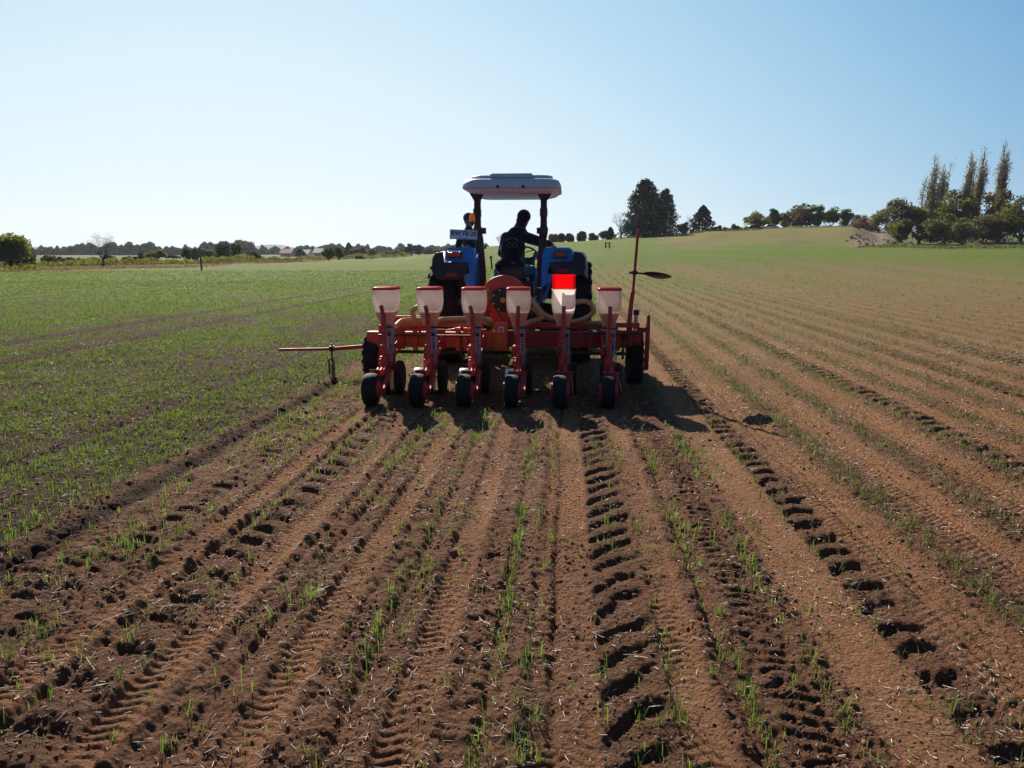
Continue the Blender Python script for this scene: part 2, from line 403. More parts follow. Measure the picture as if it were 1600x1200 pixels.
def build_ground():
    ys = [0.55]
    while ys[-1] < 3400:
        y = ys[-1]
        ys.append(y + (max(.0068, .0030 * y) if y < 32 else .012 * y if y < 420 else .04 * y))
    ys = np.array(ys); s = np.arange(-1.02, 1.08, .0018)
    S, YY = np.meshgrid(s, ys); XX = S * (YY + 1.3)
    # the fan is laid out along the view direction of the road of rows, centred slightly left
    X = XX * math.cos(YAW) - (YY) * math.sin(YAW) + 0; Y = YY * math.cos(YAW) + XX * math.sin(YAW)
    X = X.ravel(); Y = Y.ravel()
    zm = macro(X, Y); zs, dry, dark = soil(X, Y)
    px, D = view_pd(X, Y)
    zs *= 1 - ss(50, 90, D)
    zfar = (vn(X / 9, Y / 9, 70) - .5) * .5 * ss(60, 140, D) + (vn(X / 2.5, Y / 2.5, 71) - .5) * .18 * ss(100, 140, D)
    z = zm + zs + zfar
    verts = np.stack([X, Y, z], 1)
    nr, nc = len(ys), len(s)
    i = np.arange(nr * nc).reshape(nr, nc)
    f = np.stack([i[:-1, :-1], i[:-1, 1:], i[1:, 1:], i[1:, :-1]], -1).reshape(-1, 4)
    me = np_mesh('ground', verts, f, None, smooth=True)
    # masks ---------------------------------------------------------
    cd = crop_density(X, Y)
    green = cd * ss(7, 45, D)
    De = edge_D(px)
    onleft = 1 - ss(655, 720, px)
    right = ss(900, 1000, px)
    # on the right the thin seedlings merge into green beyond 75 m, the hill above is bare
    stripes = .5 + .5 * np.sin(X * 2 * math.pi / 5.8 + 1) * .5 + (vn(X / 1.1, Y / 40, 62) - .5) * .9
    g_r = (.30 + .30 * ss(55, 85, D) + .40 * ss(75, 100, D)) + (stripes - .5) * .25 * (1 - ss(60, 100, D))
    brown_hill = ss(106, 122, D + (vn(X / 30, Y / 30, 63) - .5) * 16) * ss(965, 1060, px) * (1 - ss(1365, 1385, px))
    g_r = g_r * (1 - brown_hill * .68)
    mix_r = ss(18, 45, D) * ss(.9, 1.6, X)
    green = green * (1 - mix_r) + np.clip(g_r, 0, 1) * mix_r
    zone = ss(690, 720, px) * (1 - ss(900, 985, px)) * ss(45, 85, D); green = green * (1 - zone) + np.maximum(green, .8) * zone
    edge = ss(0, 1, (D - De) / (De * .02)) * onleft
    green = green * (1 - edge)
    green = np.clip(green * (1 + .9 * (1 - ss(-3.4, -3.2, X)) ), 0, 1)
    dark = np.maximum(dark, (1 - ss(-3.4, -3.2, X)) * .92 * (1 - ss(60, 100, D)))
    # strip of pale dry grass beyond the left field, then mixed pasture
    grass = edge * 1.0
    # right margin: dry grass strip, dirt road climbing between hill and grove
    mr = ss(1330, 1350, px) * ss(109, 113, D + (vn(X / 8, Y / 8, 64) - .5) * 5)
    grass = np.maximum(grass, mr * .9)
    green = green * (1 - mr)
    road = ss(1318, 1345, px + (vn(X / 3, Y / 3, 66) - .5) * 14) * (1 - ss(1378, 1398, px + (vn(X / 3, Y / 3, 67) - .5) * 20)) * ss(111, 118, D)
    road = np.maximum(road, ss(1330, 1350, px) * ss(110, 112, D) * (1 - ss(118, 122, D)) * .55)
    green = green * (1 - road)
    brown = np.maximum(brown_hill * .62, ss(3, 20, D) * ss(1.0, 2.2, X) * .88)
    pale_l = onleft * ss(0, 1, (D - De) / (De * .02)) * (1 - ss(.05, .12, (D - De) / De))
    for nm, a in (('green', green), ('dry', np.maximum(dry * (1 - ss(8, 60, D) * .3), 0)), ('dark', dark), ('grass', grass), ('road', road), ('hill', brown), ('pale', pale_l)):
        at = me.attributes.new(nm, 'FLOAT', 'POINT'); at.data.foreach_set('value', np.clip(a, 0, 1).astype(np.float32))
    # material -------------------------------------------------------
    m, n, l, out = new_mat('field_soil')
    p = n.new('ShaderNodeBsdfPrincipled'); l.new(p.outputs[0], out.inputs[0])
    c = coords(n)
    def at(nm):
        a = n.new('ShaderNodeAttribute'); a.attribute_name = nm; return a.outputs['Fac']
    nf = noise(n, l, 60, 8, .75, c); nm_ = noise(n, l, 7, 6, .65, c); nl = noise(n, l, .9, 4, .6, c); nx = noise(n, l, .05, 4, .6, c)
    dk = mix_col(n, l, ramp(n, l, nf, .35, .7), (.098, .048, .029), (.285, .138, .077))
    lt = mix_col(n, l, ramp(n, l, nf, .3, .7), (.255, .116, .055), (.395, .203, .108))
    base = mix_col(n, l, ramp(n, l, nm_, .35, .7), dk, mix_col(n, l, .45, dk, lt))
    dryf = math_node(n, l, 'MULTIPLY', at('dry'), ramp(n, l, nl, .1, .55))
    base = mix_col(n, l, dryf, base, lt)
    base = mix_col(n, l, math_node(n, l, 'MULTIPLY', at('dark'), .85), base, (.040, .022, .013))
    # bits of dead straw in the surface
    vo = n.new('ShaderNodeTexVoronoi'); vo.inputs['Scale'].default_value = 45; l.new(c, vo.inputs['Vector'])
    st = math_node(n, l, 'MULTIPLY', math_node(n, l, 'LESS_THAN', vo.outputs['Distance'], .16), ramp(n, l, nm_, .5, .6))
    base = mix_col(n, l, math_node(n, l, 'MULTIPLY', st, .5), base, (.30, .22, .15))
    # hill soil (pale, dusty)
    base = mix_col(n, l, math_node(n, l, 'MULTIPLY', at('hill'), .8), base, mix_col(n, l, nl, (.195, .142, .058), (.275, .205, .092)))
    # seedlings seen from far away
    gcol = mix_col(n, l, ramp(n, l, noise(n, l, 1.6, 6, .7, c), .3, .7), (.060, .108, .005), (.145, .205, .008))
    gcol = mix_col(n, l, ramp(n, l, nx, .35, .65), gcol, (.130, .170, .026))
    gm = ramp(n, l, math_node(n, l, 'ADD', math_node(n, l, 'MULTIPLY', at('green'), 1.35), math_node(n, l, 'MULTIPLY', noise(n, l, 14, 6, .8, c), .9)), .55, 1.25)
    gm = math_node(n, l, 'MULTIPLY', gm, ramp(n, l, at('green'), .0, .25))
    base = mix_col(n, l, gm, base, gcol)
    # rough grass, pale stubble, road
    gg = mix_col(n, l, ramp(n, l, noise(n, l, .12, 5, .6, c), .42, .58), (.08, .12, .03), (.15, .15, .06))
    gg = mix_col(n, l, math_node(n, l, 'MULTIPLY', ramp(n, l, noise(n, l, 2.2, 5, .7, c), .45, .65), .45), gg, (.05, .07, .02))
    base = mix_col(n, l, at('grass'), base, gg)
    base = mix_col(n, l, math_node(n, l, 'MULTIPLY', at('pale'), .75), base, mix_col(n, l, ramp(n, l, nl, .35, .65), (.10, .10, .04), (.28, .24, .16)))
    base = mix_col(n, l, math_node(n, l, 'MULTIPLY', at('road'), .9), base, mix_col(n, l, ramp(n, l, noise(n, l, .35, 6, .7, c), .35, .65), (.16, .115, .075), (.32, .24, .17)))
    l.new(base, p.inputs['Base Color']); p.inputs['Roughness'].default_value = .95
    p.inputs['Specular IOR Level'].default_value = .15
    b = n.new('ShaderNodeBump'); b.inputs['Strength'].default_value = 1.0; b.inputs['Distance'].default_value = .026
    h1 = noise(n, l, 85, 8, .85, c); h2 = noise(n, l, 26, 4, .6, c)
    v2 = n.new('ShaderNodeTexVoronoi'); v2.inputs['Scale'].default_value = 62; l.new(c, v2.inputs['Vector'])
    crumb = math_node(n, l, 'MULTIPLY', v2.outputs['Distance'], -.8)
    l.new(math_node(n, l, 'ADD', math_node(n, l, 'ADD', h1, h2), crumb), b.inputs['Height']); l.new(b.outputs[0], p.inputs['Normal'])
    me.materials.append(m)
    o = link('ground', me); tag(o, 'brown tilled field with green seedling rows, tyre prints and a low bare hill', kind='structure')
    return o
build_ground()

def surf_z(X, Y):
    px, D = view_pd(X, Y); z, _, _ = soil(X, Y)
    return macro(X, Y) + z * (1 - ss(50, 90, D))

# ------------------------------------------------------------------ seedlings, straw, clods (uncountable: stuff)
def fan_samples(y0, y1, rho):
    half0, half1 = -.93, .98
    area = (y1 - y0) * (half1 - half0) * ((y0 + y1) / 2 + 1.3)
    n = int(area * rho)
    y = np.sqrt(rng.uniform((y0 + 1.3) ** 2, (y1 + 1.3) ** 2, n)) - 1.3
    s = rng.uniform(half0, half1, n)
    xx = s * (y + 1.3)
    return xx * math.cos(YAW) - y * math.sin(YAW), y * math.cos(YAW) + xx * math.sin(YAW)
def build_seedlings():
    VS = {k: ([], [], [], [0]) for k in ('left', 'pass', 'right')}
    for (y0, y1, rho, hs, ws, nb) in ((1.2, 4, 620, 1., 1., 5), (4, 7, 620, .95, 1.05, 4), (7, 11, 480, .9, 1.3, 4), (11, 17, 280, .9, 1.9, 3), (17, 27, 130, .9, 3.0, 3), (27, 48, 48, .9, 5.2, 3), (48, 75, 12, .9, 10, 3)):
        X, Y = fan_samples(y0, y1, rho)
        lf = X < -3.35
        snap = np.where(lf, np.round(X / .14) * .14 + rng.normal(0, .035, len(X)), X)
        X = np.where(rng.random(len(X)) < .7, snap, X)
        keep = rng.random(len(X)) < crop_density(X, Y) * np.where(lf, 1.1, np.where(X < 1.2, 1.15, .85))
        X = X[keep]; Y = Y[keep]; nt_ = len(X)
        Xb = np.repeat(X, nb) + rng.normal(0, .012 * ws ** .5, nt_ * nb); Yb = np.repeat(Y, nb) + rng.normal(0, .015 * ws ** .5, nt_ * nb)
        sc = np.repeat(rng.gamma(9, .11, nt_), nb) * np.where(Xb < -3.35, .72, np.where(Xb > 1.2, .78, .86))
        Z = surf_z(Xb, Yb) - .006
        N = len(Xb)
        ht = rng.uniform(.035, .105, N) * sc * hs
        wd = rng.uniform(.0024, .0050, N) * ws
        az = rng.uniform(0, 2 * math.pi, N); ln = rng.gamma(2.0, .28, N) * ht
        dx, dy = np.cos(az), np.sin(az); sx, sy = -dy * wd / 2, dx * wd / 2
        a1 = np.stack([Xb + sx * .7, Yb + sy * .7, Z], 1); a2 = np.stack([Xb - sx * .7, Yb - sy * .7, Z], 1)
        mx, my, mz = Xb + dx * ln * .30, Yb + dy * ln * .30, Z + ht * .66
        b1 = np.stack([mx + sx, my + sy, mz], 1); b2 = np.stack([mx - sx, my - sy, mz], 1)
        t = np.stack([Xb + dx * ln, Yb + dy * ln, Z + ht * np.clip(1.05 - .35 * ln / ht, .5, 1)], 1)
        P = np.stack([a1, a2, b1, b2, t], 1)
        for k, m_ in (('left', Xb < -3.35), ('pass', (Xb >= -3.35) & (Xb < 1.2)), ('right', Xb >= 1.2)):
            V, F4, F3, off = VS[k]; M_ = int(m_.sum())
            if not M_: continue
            V.append(P[m_].reshape(-1, 3)); i = off[0] + np.arange(M_)[:, None] * 5
            F4.append(i + np.array([[0, 1, 3, 2]])); F3.append(i + np.array([[2, 3, 4]])); off[0] += M_ * 5
    mats = {'left': translucent('seedling_leaf_dense', (.028, .050, .011), (.150, .225, .020), .50, .05, .4, .55, 2.3),
            'pass': translucent('seedling_leaf', (.040, .085, .018), (.22, .36, .042), .54, .05, .4, .60, 3.1),
            'right': translucent('seedling_leaf_dusty', (.085, .095, .035), (.20, .25, .055), .45, .04, .5, .50, 2.3)}
    labs = {'left': 'dense low green cereal seedlings covering the unsown left field', 'pass': 'sparse bright green seedlings left between the fresh planter tracks', 'right': 'thin dusty seedling rows on the sown right field'}
    for k, (V, F4, F3, off) in VS.items():
        me = np_mesh('wheat_seedlings', np.concatenate(V), [np.concatenate(F4), np.concatenate(F3)], mats[k])
        print('blades', k, off[0] // 5)
        tag(link('wheat_seedlings', me), labs[k], kind='stuff')
def build_straw():
    V = []; F = []; off = 0
    for (y0, y1, rho, ws) in ((1.2, 4, 420, .85), (4, 8, 240, 1.0), (8, 15, 90, 1.5)):
        X, Y = fan_samples(y0, y1, rho)
        n = vn(X / .45, Y / .45, 90)
        pl = np.clip(ss(.35, .75, n) * 1.0 + .08, 0, 1)
        pl *= np.where(np.abs(X + 3.07) < .25, .15, 1)
        k = rng.random(len(X)) < pl; X = X[k]; Y = Y[k]; N = len(X)
        L = rng.gamma(1.6, .010, N) + .008; L = np.minimum(L, .11); W = rng.uniform(.0022, .0055, N) * ws
        az = rng.uniform(0, math.pi, N); tl = rng.normal(0, .22, N)
        dx, dy = np.cos(az), np.sin(az)
        Z = surf_z(X, Y) + .004 + W * .4
        c = np.stack([X, Y, Z], 1); d = np.stack([dx * np.cos(tl), dy * np.cos(tl), np.sin(tl)], 1) * L[:, None] / 2
        s = np.stack([-dy, dx, dx * 0], 1) * W[:, None] / 2; u = np.stack([dx * 0, dx * 0, W * .7], 1)
        P = [c - d + s, c - d - s, c - d + u, c + d + s, c + d - s, c + d + u]
        V.append(np.stack(P, 1).reshape(-1, 3)); i = off + np.arange(N)[:, None] * 6; off += N * 6
        F += [i + np.array([[0, 3, 5, 2]]), i + np.array([[1, 2, 5, 4]]), i + np.array([[0, 1, 4, 3]])]
    m = paint('dry_straw', (.80, .62, .48), .5, .35, 0, (.30, .19, .12), 30)
    tag(link('straw_litter', np_mesh('straw_litter', np.concatenate(V), np.concatenate(F), m)), 'pale broken straw scattered over the tilled soil', kind='stuff')
def ico(sub):
    import bmesh
    bm = bmesh.new(); bmesh.ops.create_icosphere(bm, subdivisions=sub, radius=1.0)
    bm.verts.ensure_lookup_table()
    v = np.array([x.co[:] for x in bm.verts]); f = np.array([[q.index for q in t.verts] for t in bm.faces]); bm.free()
    return v, f
def build_clods():
    V = []; F = []; off = 0
    for (y0, y1, rho, sub, s0) in ((1.1, 3.6, 2300, 1, .0031), (3.6, 7, 800, 1, .0042), (7, 12, 170, 1, .0055)):
        v, f = ico(sub)
        X, Y = fan_samples(y0, y1, rho)
        _, dry, dark = soil(X, Y)
        n = vn(X / .3, Y / .3, 95)
        k = rng.random(len(X)) < np.clip((.16 + .9 * ss(.35, .75, n)) * (1 - .72 * dry) + dark * .3, 0, 1); X = X[k]; Y = Y[k]; N = len(X)
        r = s0 * rng.gamma(2.0, .55, N) + s0 * .3; r = np.minimum(r, .02 + .014 * (rng.random(N) < .1))
        C = np.stack([X, Y, surf_z(X, Y) - r * .05], 1)
        sc = rng.uniform(.65, 1.25, (N, 1, 3)) * r[:, None, None]
        jit = 1 + rng.normal(0, .2, (N, len(v), 1))
        V.append((C[:, None, :] + v[None] * sc * jit).reshape(-1, 3))
        F.append((off + np.arange(N)[:, None, None] * len(v) + f[None]).reshape(-1, 3)); off += N * len(v)
    m = paint('clod_soil', (.26, .130, .072), .95, .5, 0, (.13, .068, .040), 40, bump=.08)
    tag(link('soil_clods', np_mesh('soil_clods', np.concatenate(V), np.concatenate(F), m)), 'loose crumbs and clods of brown soil', kind='stuff')
build_seedlings(); build_straw(); build_clods()
# ------------------------------------------------------------------ materials of the machines
M_BLUE = paint('tractor_blue', (.015, .26, .72), .35, .12, coat=.3)
M_RED = paint('planter_red', (.60, .030, .028), .5, .38)
M_REDD = paint('shaded_red', (.42, .024, .030), .5, .3)  # darker red: the tractor's shadow on the right frame put into the colour
M_ORANGE = paint('dusty_sunlit_orange', (.75, .095, .035), .5, .35, dustcol=(.55, .27, .14))  # dust plus direct sun on the left frame, both put into the colour
M_BLACK = paint('black_plastic', (.012, .013, .016), .45, .12, coat=.1)
M_STEEL_D = paint('dark_steel', (.022, .020, .024), .4, .3, .2)
M_STEEL = paint('bright_steel', (.45, .46, .48), .3, .35, .9)
M_RUBBER = paint('tyre_rubber', (.009, .009, .010), .8, .45, dustcol=(.06, .04, .028))
M_RUBBER2 = paint('clean_rubber', (.004, .005, .007), .75, .2, dustcol=(.03, .022, .017))
M_GREYM = paint('grey_meter_plastic', (.30, .36, .44), .5, .25)
M_ROOF = paint('roof_plastic', (.66, .69, .72), .5, .10, dustcol=(.40, .36, .32), scale=3)
M_ROOFU = paint('roof_lining', (.85, .82, .80), .7, .10, dustcol=(.40, .34, .30), scale=3)
M_GREY = paint('grey_cast', (.09, .095, .10), .5, .5)
M_WHITE = paint('white_plate', (.80, .80, .84), .4, .08)
M_INK = paint('black_ink', (.010, .010, .012), .6, .0)
M_YEL = paint('yellow_cap', (.70, .42, .03), .45, .3)
M_FAN = paint('fan_red', (.66, .050, .032), .45, .30, dustcol=(.45, .20, .10))
M_HOSE = translucent('hose_plastic', (.52, .33, .17), (.55, .32, .14), .35, .07, .35, .25, 9)
M_HOP = translucent('hopper_plastic', (.70, .58, .55), (.95, .80, .75), .56, .06, .28, .24, 5, alpha=.14)
M_LID = translucent('lid_plastic', (.45, .03, .03), (.75, .04, .05), .45, .07, .3, .12, 4)
M_LIDO = translucent('open_lid_plastic', (.55, .008, .014), (1.0, .012, .030), .72, .03, .3, .05, 4, alpha=.12)
M_SEED = translucent('coated_seed', (.75, .45, .28), (.90, .55, .34), .5, .03, .5, .2, 40)
M_SKIN = paint('skin', (.30, .155, .105), .55, .05, bump=.01)
M_HOOD = cloth('black_fabric', (.013, .014, .019), (.06, .05, .045))
M_HOOD2 = cloth('dark_grey_fabric', (.022, .022, .028), (.08, .07, .06))
M_JEANS = cloth('denim', (.045, .085, .15), (.14, .13, .12))
M_HAIR = paint('dark_hair', (.012, .009, .008), .7, 0)
M_PRINT = paint('grey_print', (.16, .16, .18), .8, 0)
M_TAIL = translucent('lamp_lens', (.50, .06, .015), (.8, .10, .02), .4, .1, .15, .1)
M_AMBER = translucent('amber_lens', (.75, .34, .03), (.95, .45, .04), .5, .1, .15, .1)
M_REFL = paint('red_reflector', (.30, .01, .02), .3, .1)
M_BLUEST = paint('sticker_blue', (.05, .09, .35), .5, 0)

def circ(r, a0, a1, n): return [(r * math.cos(R(a0 + (a1 - a0) * i / n)), r * math.sin(R(a0 + (a1 - a0) * i / n))) for i in range(n + 1)]

def ag_tyre(mb, c, Ro, wd, rim, nl, lh, axis_seg=48):
    hw = wd / 2; rb = Ro - lh
    prof = [(rim, -hw * .72), (rim + .02, -hw * .80), ((rim + rb) / 2, -hw), (rb - .05, -hw * .98), (rb - .012, -hw * .85), (rb, -hw * .5), (rb + .004, 0),
            (rb, hw * .5), (rb - .012, hw * .85), (rb - .05, hw * .98), ((rim + rb) / 2, hw), (rim + .02, hw * .8), (rim, hw * .72)]
    mb.lathe(prof, c, 'X', axis_seg, True)
    for k in range(nl):
        for sgn in (-1, 1):
            a = 2 * math.pi * (k + (.25 if sgn > 0 else -.25)) / nl
            rings = []
            for t in (0, .33, .66, 1):
                x = sgn * hw * (.02 + t * 1.0); aa = a + (t * .17 * 18 / nl) * 1.0
                rr = rb - .006 - (0 if t < .7 else .03 * (t - .66) / .34); top = rr + lh
                da = (.020 + .012 * t) * .8 / Ro
                def P(r_, ang): return (c[0] + x, c[1] + r_ * math.cos(ang), c[2] + r_ * math.sin(ang))
                rings.append([P(rr, aa - da * 1.3), P(top, aa - da), P(top, aa + da), P(rr, aa + da * 1.3)])
            mb.loft(rings)

def fingers(mb, base, d, side, curl, r=.0085, L=.07, spread=.02):
    """four unequal bent fingers leaving the palm at base along d, curling towards curl"""
    d = Vector(d).normalized(); side = Vector(side).normalized(); curl = Vector(curl).normalized()
    for i, (k, ln) in enumerate(((-1.5, .9), (-.5, 1.05), (.5, 1.0), (1.5, .8))):
        p0 = Vector(base) + side * k * spread
        p1 = p0 + d * L * ln * .5; p2 = p1 + (d * .6 + curl * .8).normalized() * L * ln * .35; p3 = p2 + (curl - d * .1).normalized() * L * ln * .28
        mb.cap(p0 - d * .01, p1, r, r * .95, 8); mb.cap(p1, p2, r * .95, r * .88, 8); mb.cap(p2, p3, r * .88, r * .75, 8)

# ------------------------------------------------------------------ tractor
TX, TY = -.87, 12.0
def build_tractor():
    t = empty('tractor', (TX, TY, 0))
    tag(t, 'blue open tractor with white-grey canopy roof pulling the red seed planter', 'tractor')
    # rear wheels
    for cx, lab in ((-1.86, None), (.135, None)):
        mb = MB(); ag_tyre(mb, (cx, TY, .785), .80, .45, .42, 20, .045)
        wh = mb.build('rear_wheel', M_RUBBER, t, smooth=35)
        rm = MB(); sg = 1 if cx > TX else -1
        rm.lathe([(.425, -.17), (.40, -.15), (.37, -.05 * sg), (.14, .02 * sg), (.13, .10 * sg), (.05, .11 * sg), (.05, -.10 * sg), (.14, -.02 * sg), (.36, -.09 * sg), (.39, .14), (.425, .17)], (cx, TY, .785), 'X', 40)
        for k in range(8):
            a = k * math.pi / 4; rm.lathe([(.016, .0), (.016, .05 * sg)], (cx + .05 * sg, TY + .19 * math.cos(a), .785 + .19 * math.sin(a)), 'X', 6)
        rm.build('rim', M_GREY, wh, smooth=35)
    # front wheels
    for cx in (-1.66, -.08):
        mb = MB(); ag_tyre(mb, (cx, TY + 2.25, .53), .54, .30, .29, 18, .032, 36)
        wh = mb.build('front_wheel', M_RUBBER, t, smooth=35)
        rm = MB(); rm.lathe([(.295, -.11), (.27, -.1), (.25, 0), (.08, .02), (.08, .06), (.03, .06), (.03, -.05), (.08, -.02), (.24, -.03), (.27, .1), (.295, .11)], (cx, TY + 2.25, .53), 'X', 32)
        rm.build('rim', M_GREY, wh, smooth=35)
    # chassis and rear axle
    mb = MB()
    mb.lathe([(.11, -.95), (.12, -.7), (.17, -.45), (.24, -.30), (.26, 0), (.24, .30), (.17, .45), (.12, .7), (.11, .95)], (TX, TY, .785), 'X', 24)
    mb.box((TX, TY - .05, .86), (.46, .62, .50)); mb.box((TX, TY + .85, .78), (.42, 1.4, .42)); mb.box((TX, TY + 2.1, .78), (.36, 1.4, .36))
    mb.lathe([(.07, -.72), (.09, -.4), (.14, -.2), (.14, .2), (.09, .4), (.07, .72)], (TX, TY + 2.25, .55), 'X', 16)
    mb.box((TX - .62, TY + .95, .52), (.42, .8, .34)); mb.box((TX + .62, TY + .95, .52), (.40, .7, .30))
    mb.build('chassis', M_STEEL_D, t, bevel=.015)
    mb = MB()      # drawbar, lift arms and power take-off
    for sx in (-1, 1):
        mb.bar((TX + sx * .25, TY - .2, .62), (TX + sx * .40, TY - 1.25, .60), .05, .09)
        mb.bar((TX + sx * .20, TY - .25, 1.08), (TX + sx * .36, TY - .75, .98), .05, .08); mb.tube([(TX + sx * .36, TY - .75, .98), (TX + sx * .35, TY - .80, .61)], .025, 8)
    mb.tube([(TX, TY - .3, 1.0), (TX, TY - 1.2, .98)], .032, 10); mb.tube([(TX, TY - .3, .72), (TX, TY - 1.3, .66)], .05, 12)
    mb.build('three_point_hitch', M_STEEL_D, t, smooth=40)
    # bonnet and engine
    mb = MB()
    rings = []
    for y, hw, zt in ((TY + .95, .36, 1.56), (TY + 1.6, .35, 1.53), (TY + 2.4, .33, 1.46), (TY + 2.85, .30, 1.36), (TY + 2.95, .26, 1.20)):
        rings.append([(TX + x, y, z) for x, z in ((-hw, .95), (-hw, zt - .15), (-hw * .8, zt - .03), (-hw * .3, zt), (hw * .3, zt), (hw * .8, zt - .03), (hw, zt - .15), (hw, .95))])
    mb.loft(rings); mb.build('bonnet', M_BLUE, t, smooth=40)
    mb = MB(); mb.tube([(TX + .42, TY + 1.5, 1.2), (TX + .42, TY + 1.5, 2.0), (TX + .42, TY + 1.58, 2.1)], .035, 12); mb.build('exhaust_pipe', M_STEEL_D, t, smooth=40)
    # platform
    mb = MB(); mb.box((TX, TY + .62, .98), (1.05, 1.1, .04)); mb.box((TX, TY + .12, 1.12), (.70, .28, .26)); mb.build('platform', M_BLACK, t, bevel=.01)
    mb = MB(); mb.box((TX - .80, TY + .95, .86), (.44, .42, .035)); mb.box((TX - .96, TY + .95, .62), (.34, .36, .03)); mb.bar((TX - .96, TY + .8, .88), (TX - .96, TY + .8, .60), .03, .03); mb.bar((TX - .96, TY + 1.1, .88), (TX - .96, TY + 1.1, .60), .03, .03)
    mb.build('step', M_STEEL_D, t, bevel=.006)
    # fenders : arc over the wheel, blue top with dark outer skirt
    for sg in (-1, 1):
        cx = TX + sg * 1.0
        xi, xb, xo = TX + sg * .50, TX + sg * .90 * (1 if sg < 0 else .93), TX + sg * 1.155
        def arc(r, x, a0, a1, n, dz=0): return [(x, TY + r * math.cos(R(a0 + (a1 - a0) * i / n)), .785 + r * math.sin(R(a0 + (a1 - a0) * i / n)) + dz) for i in range(n + 1)]
        mb = MB()
        # blue shell : inner wall edge to the outer edge of the blue panel
        prof = [(xi, .90), (xi + sg * .03, .955), (xi + sg * .09, .985), (xb - sg * .06, .985), (xb, .955), (xb, .92), (xb - sg * .03, .92), (xi + sg * .06, .95), (xi + sg * .03, .90)]
        rings = [[(x, TY + r * math.cos(R(a)), .785 + r * math.sin(R(a))) for x, r in prof] for a in (40, 55, 70, 85, 100, 112, 122, 131)]
        mb.loft(rings)
        # inner side wall
        side = [(TY + .93 * math.cos(R(a)), .785 + .93 * math.sin(R(a))) for a in (30, 50, 70, 90, 110, 128, 142)] + [(TY - .62, .98), (TY - .2, .86), (TY + .6, .98)]
        mb.prism(side, 'X', xi - .012, xi + .012)
        bx0, bx1 = (-1.37, -1.80) if sg < 0 else (-.355, .065)
        d_ = 1 if bx1 > bx0 else -1
        pp = [(bx0, 1.74), (bx0 + d_ * .03, 1.775), (bx1 - d_ * .05, 1.775), (bx1, 1.74), (bx1, 1.60), (bx1 - d_ * .03, 1.575), (bx0 + d_ * .16, 1.565), (bx0 + d_ * .08, 1.50), (bx0 + d_ * .045, 1.24), (bx0 - d_ * .02, 1.20)]
        fr_ = [(x, TY - .62 - (1.775 - z) * .30, z) for x, z in pp]; bk_ = [(x, y + .10, z) for x, y, z in fr_]
        mb.loft([fr_, bk_])
        ml = MB(); lx0, lx1 = (-1.40, -1.72) if sg < 0 else (-.36, .02)  # added black sheet standing in for the dark tyre and body in the gap
        ml.add([(lx0, TY - .60, 1.60), (lx1, TY - .60, 1.60), (lx1, TY - .45, 1.02), (lx0, TY - .45, 1.02), (lx0, TY - .57, 1.60), (lx1, TY - .57, 1.60), (lx1, TY - .42, 1.02), (lx0, TY - .42, 1.02)], [(0, 1, 2, 3), (7, 6, 5, 4), (0, 4, 5, 1), (1, 5, 6, 2), (2, 6, 7, 3), (3, 7, 4, 0)])
        filler_mb = ml
        # rear corner panel sloping down on the inner side
        y0 = TY + .955 * math.cos(R(140)); z0 = .785 + .955 * math.sin(R(140))
        mb.add([(xi, y0, z0), (xi + sg * .16, y0 - .01, z0), (xi + sg * .07, y0 + .02, z0 - .36), (xi - sg * .03, y0 + .02, z0 - .42), (xi, y0 + .03, z0), (xi + sg * .16, y0 + .02, z0), (xi + sg * .07, y0 + .05, z0 - .36), (xi - sg * .03, y0 + .05, z0 - .42)],
               [(0, 1, 2, 3), (7, 6, 5, 4), (0, 4, 5, 1), (1, 5, 6, 2), (2, 6, 7, 3), (3, 7, 4, 0)])
        fe = mb.build('fender', M_BLUE, t, smooth=40); filler_mb.build('dark_gap_filler', M_BLACK, fe)
        mb = MB()
        prof = [(xb - sg * .02, .950), (xb + sg * .06, .955), (xo - sg * .05, .93), (xo, .87), (xo + sg * .015, .80), (xo - sg * .01, .80), (xo - sg * .06, .89), (xb, .925)]
        rings = [[(x, TY + r * math.cos(R(a)), .785 + r * math.sin(R(a))) for x, r in prof] for a in (48, 60, 75, 90, 105, 118, 130, 140)]
        mb.loft(rings)
        yb = TY - .80
        if sg < 0: ap = [(-1.44, 1.56), (-1.80, 1.565), (-1.82, 1.715), (-1.93, 1.70), (-1.975, 1.62), (-1.98, 1.45), (-1.95, 1.36), (-1.87, 1.312), (-1.56, 1.315), (-1.47, 1.40)]
        else: ap = [(-.27, 1.56), (.07, 1.565), (.09, 1.715), (.20, 1.70), (.255, 1.63), (.26, 1.48), (.225, 1.405), (.14, 1.372), (-.16, 1.375), (-.235, 1.45)]
        zt, zb = 1.60, min(z for _, z in ap)
        v1 = [(x, yb + max(0, z - 1.45) * .30, z) for x, z in ap]; v2 = [(x, y + .035, z) for x, y, z in v1]
        mb.loft([v1, v2])
        mb.build('fender_skirt', M_BLACK, fe, smooth=30, bevel=.008)
        lx = TX + sg * .78 if sg < 0 else TX + .765
        ly = TY - .665
        mb = MB(); mb.box((lx, ly - .015, 1.675), (.215, .07, .10)); mb.build('lamp_housing', M_BLACK, fe, bevel=.012)
        mb = MB(); mb.box((lx, ly - .06, 1.675), (.12, .03, .068)); mb.box((lx - .075, ly - .06, 1.675), (.03, .03, .068)); mb.box((lx + .075, ly - .06, 1.675), (.03, .03, .068)); mb.build('tail_light', M_TAIL, fe, bevel=.008)
        mb = MB(); mb.box((lx - sg * -.03, yb - .008, zb + .07), (.15, .015, .055)); mb.build('reflector', M_REFL, fe, bevel=.006)
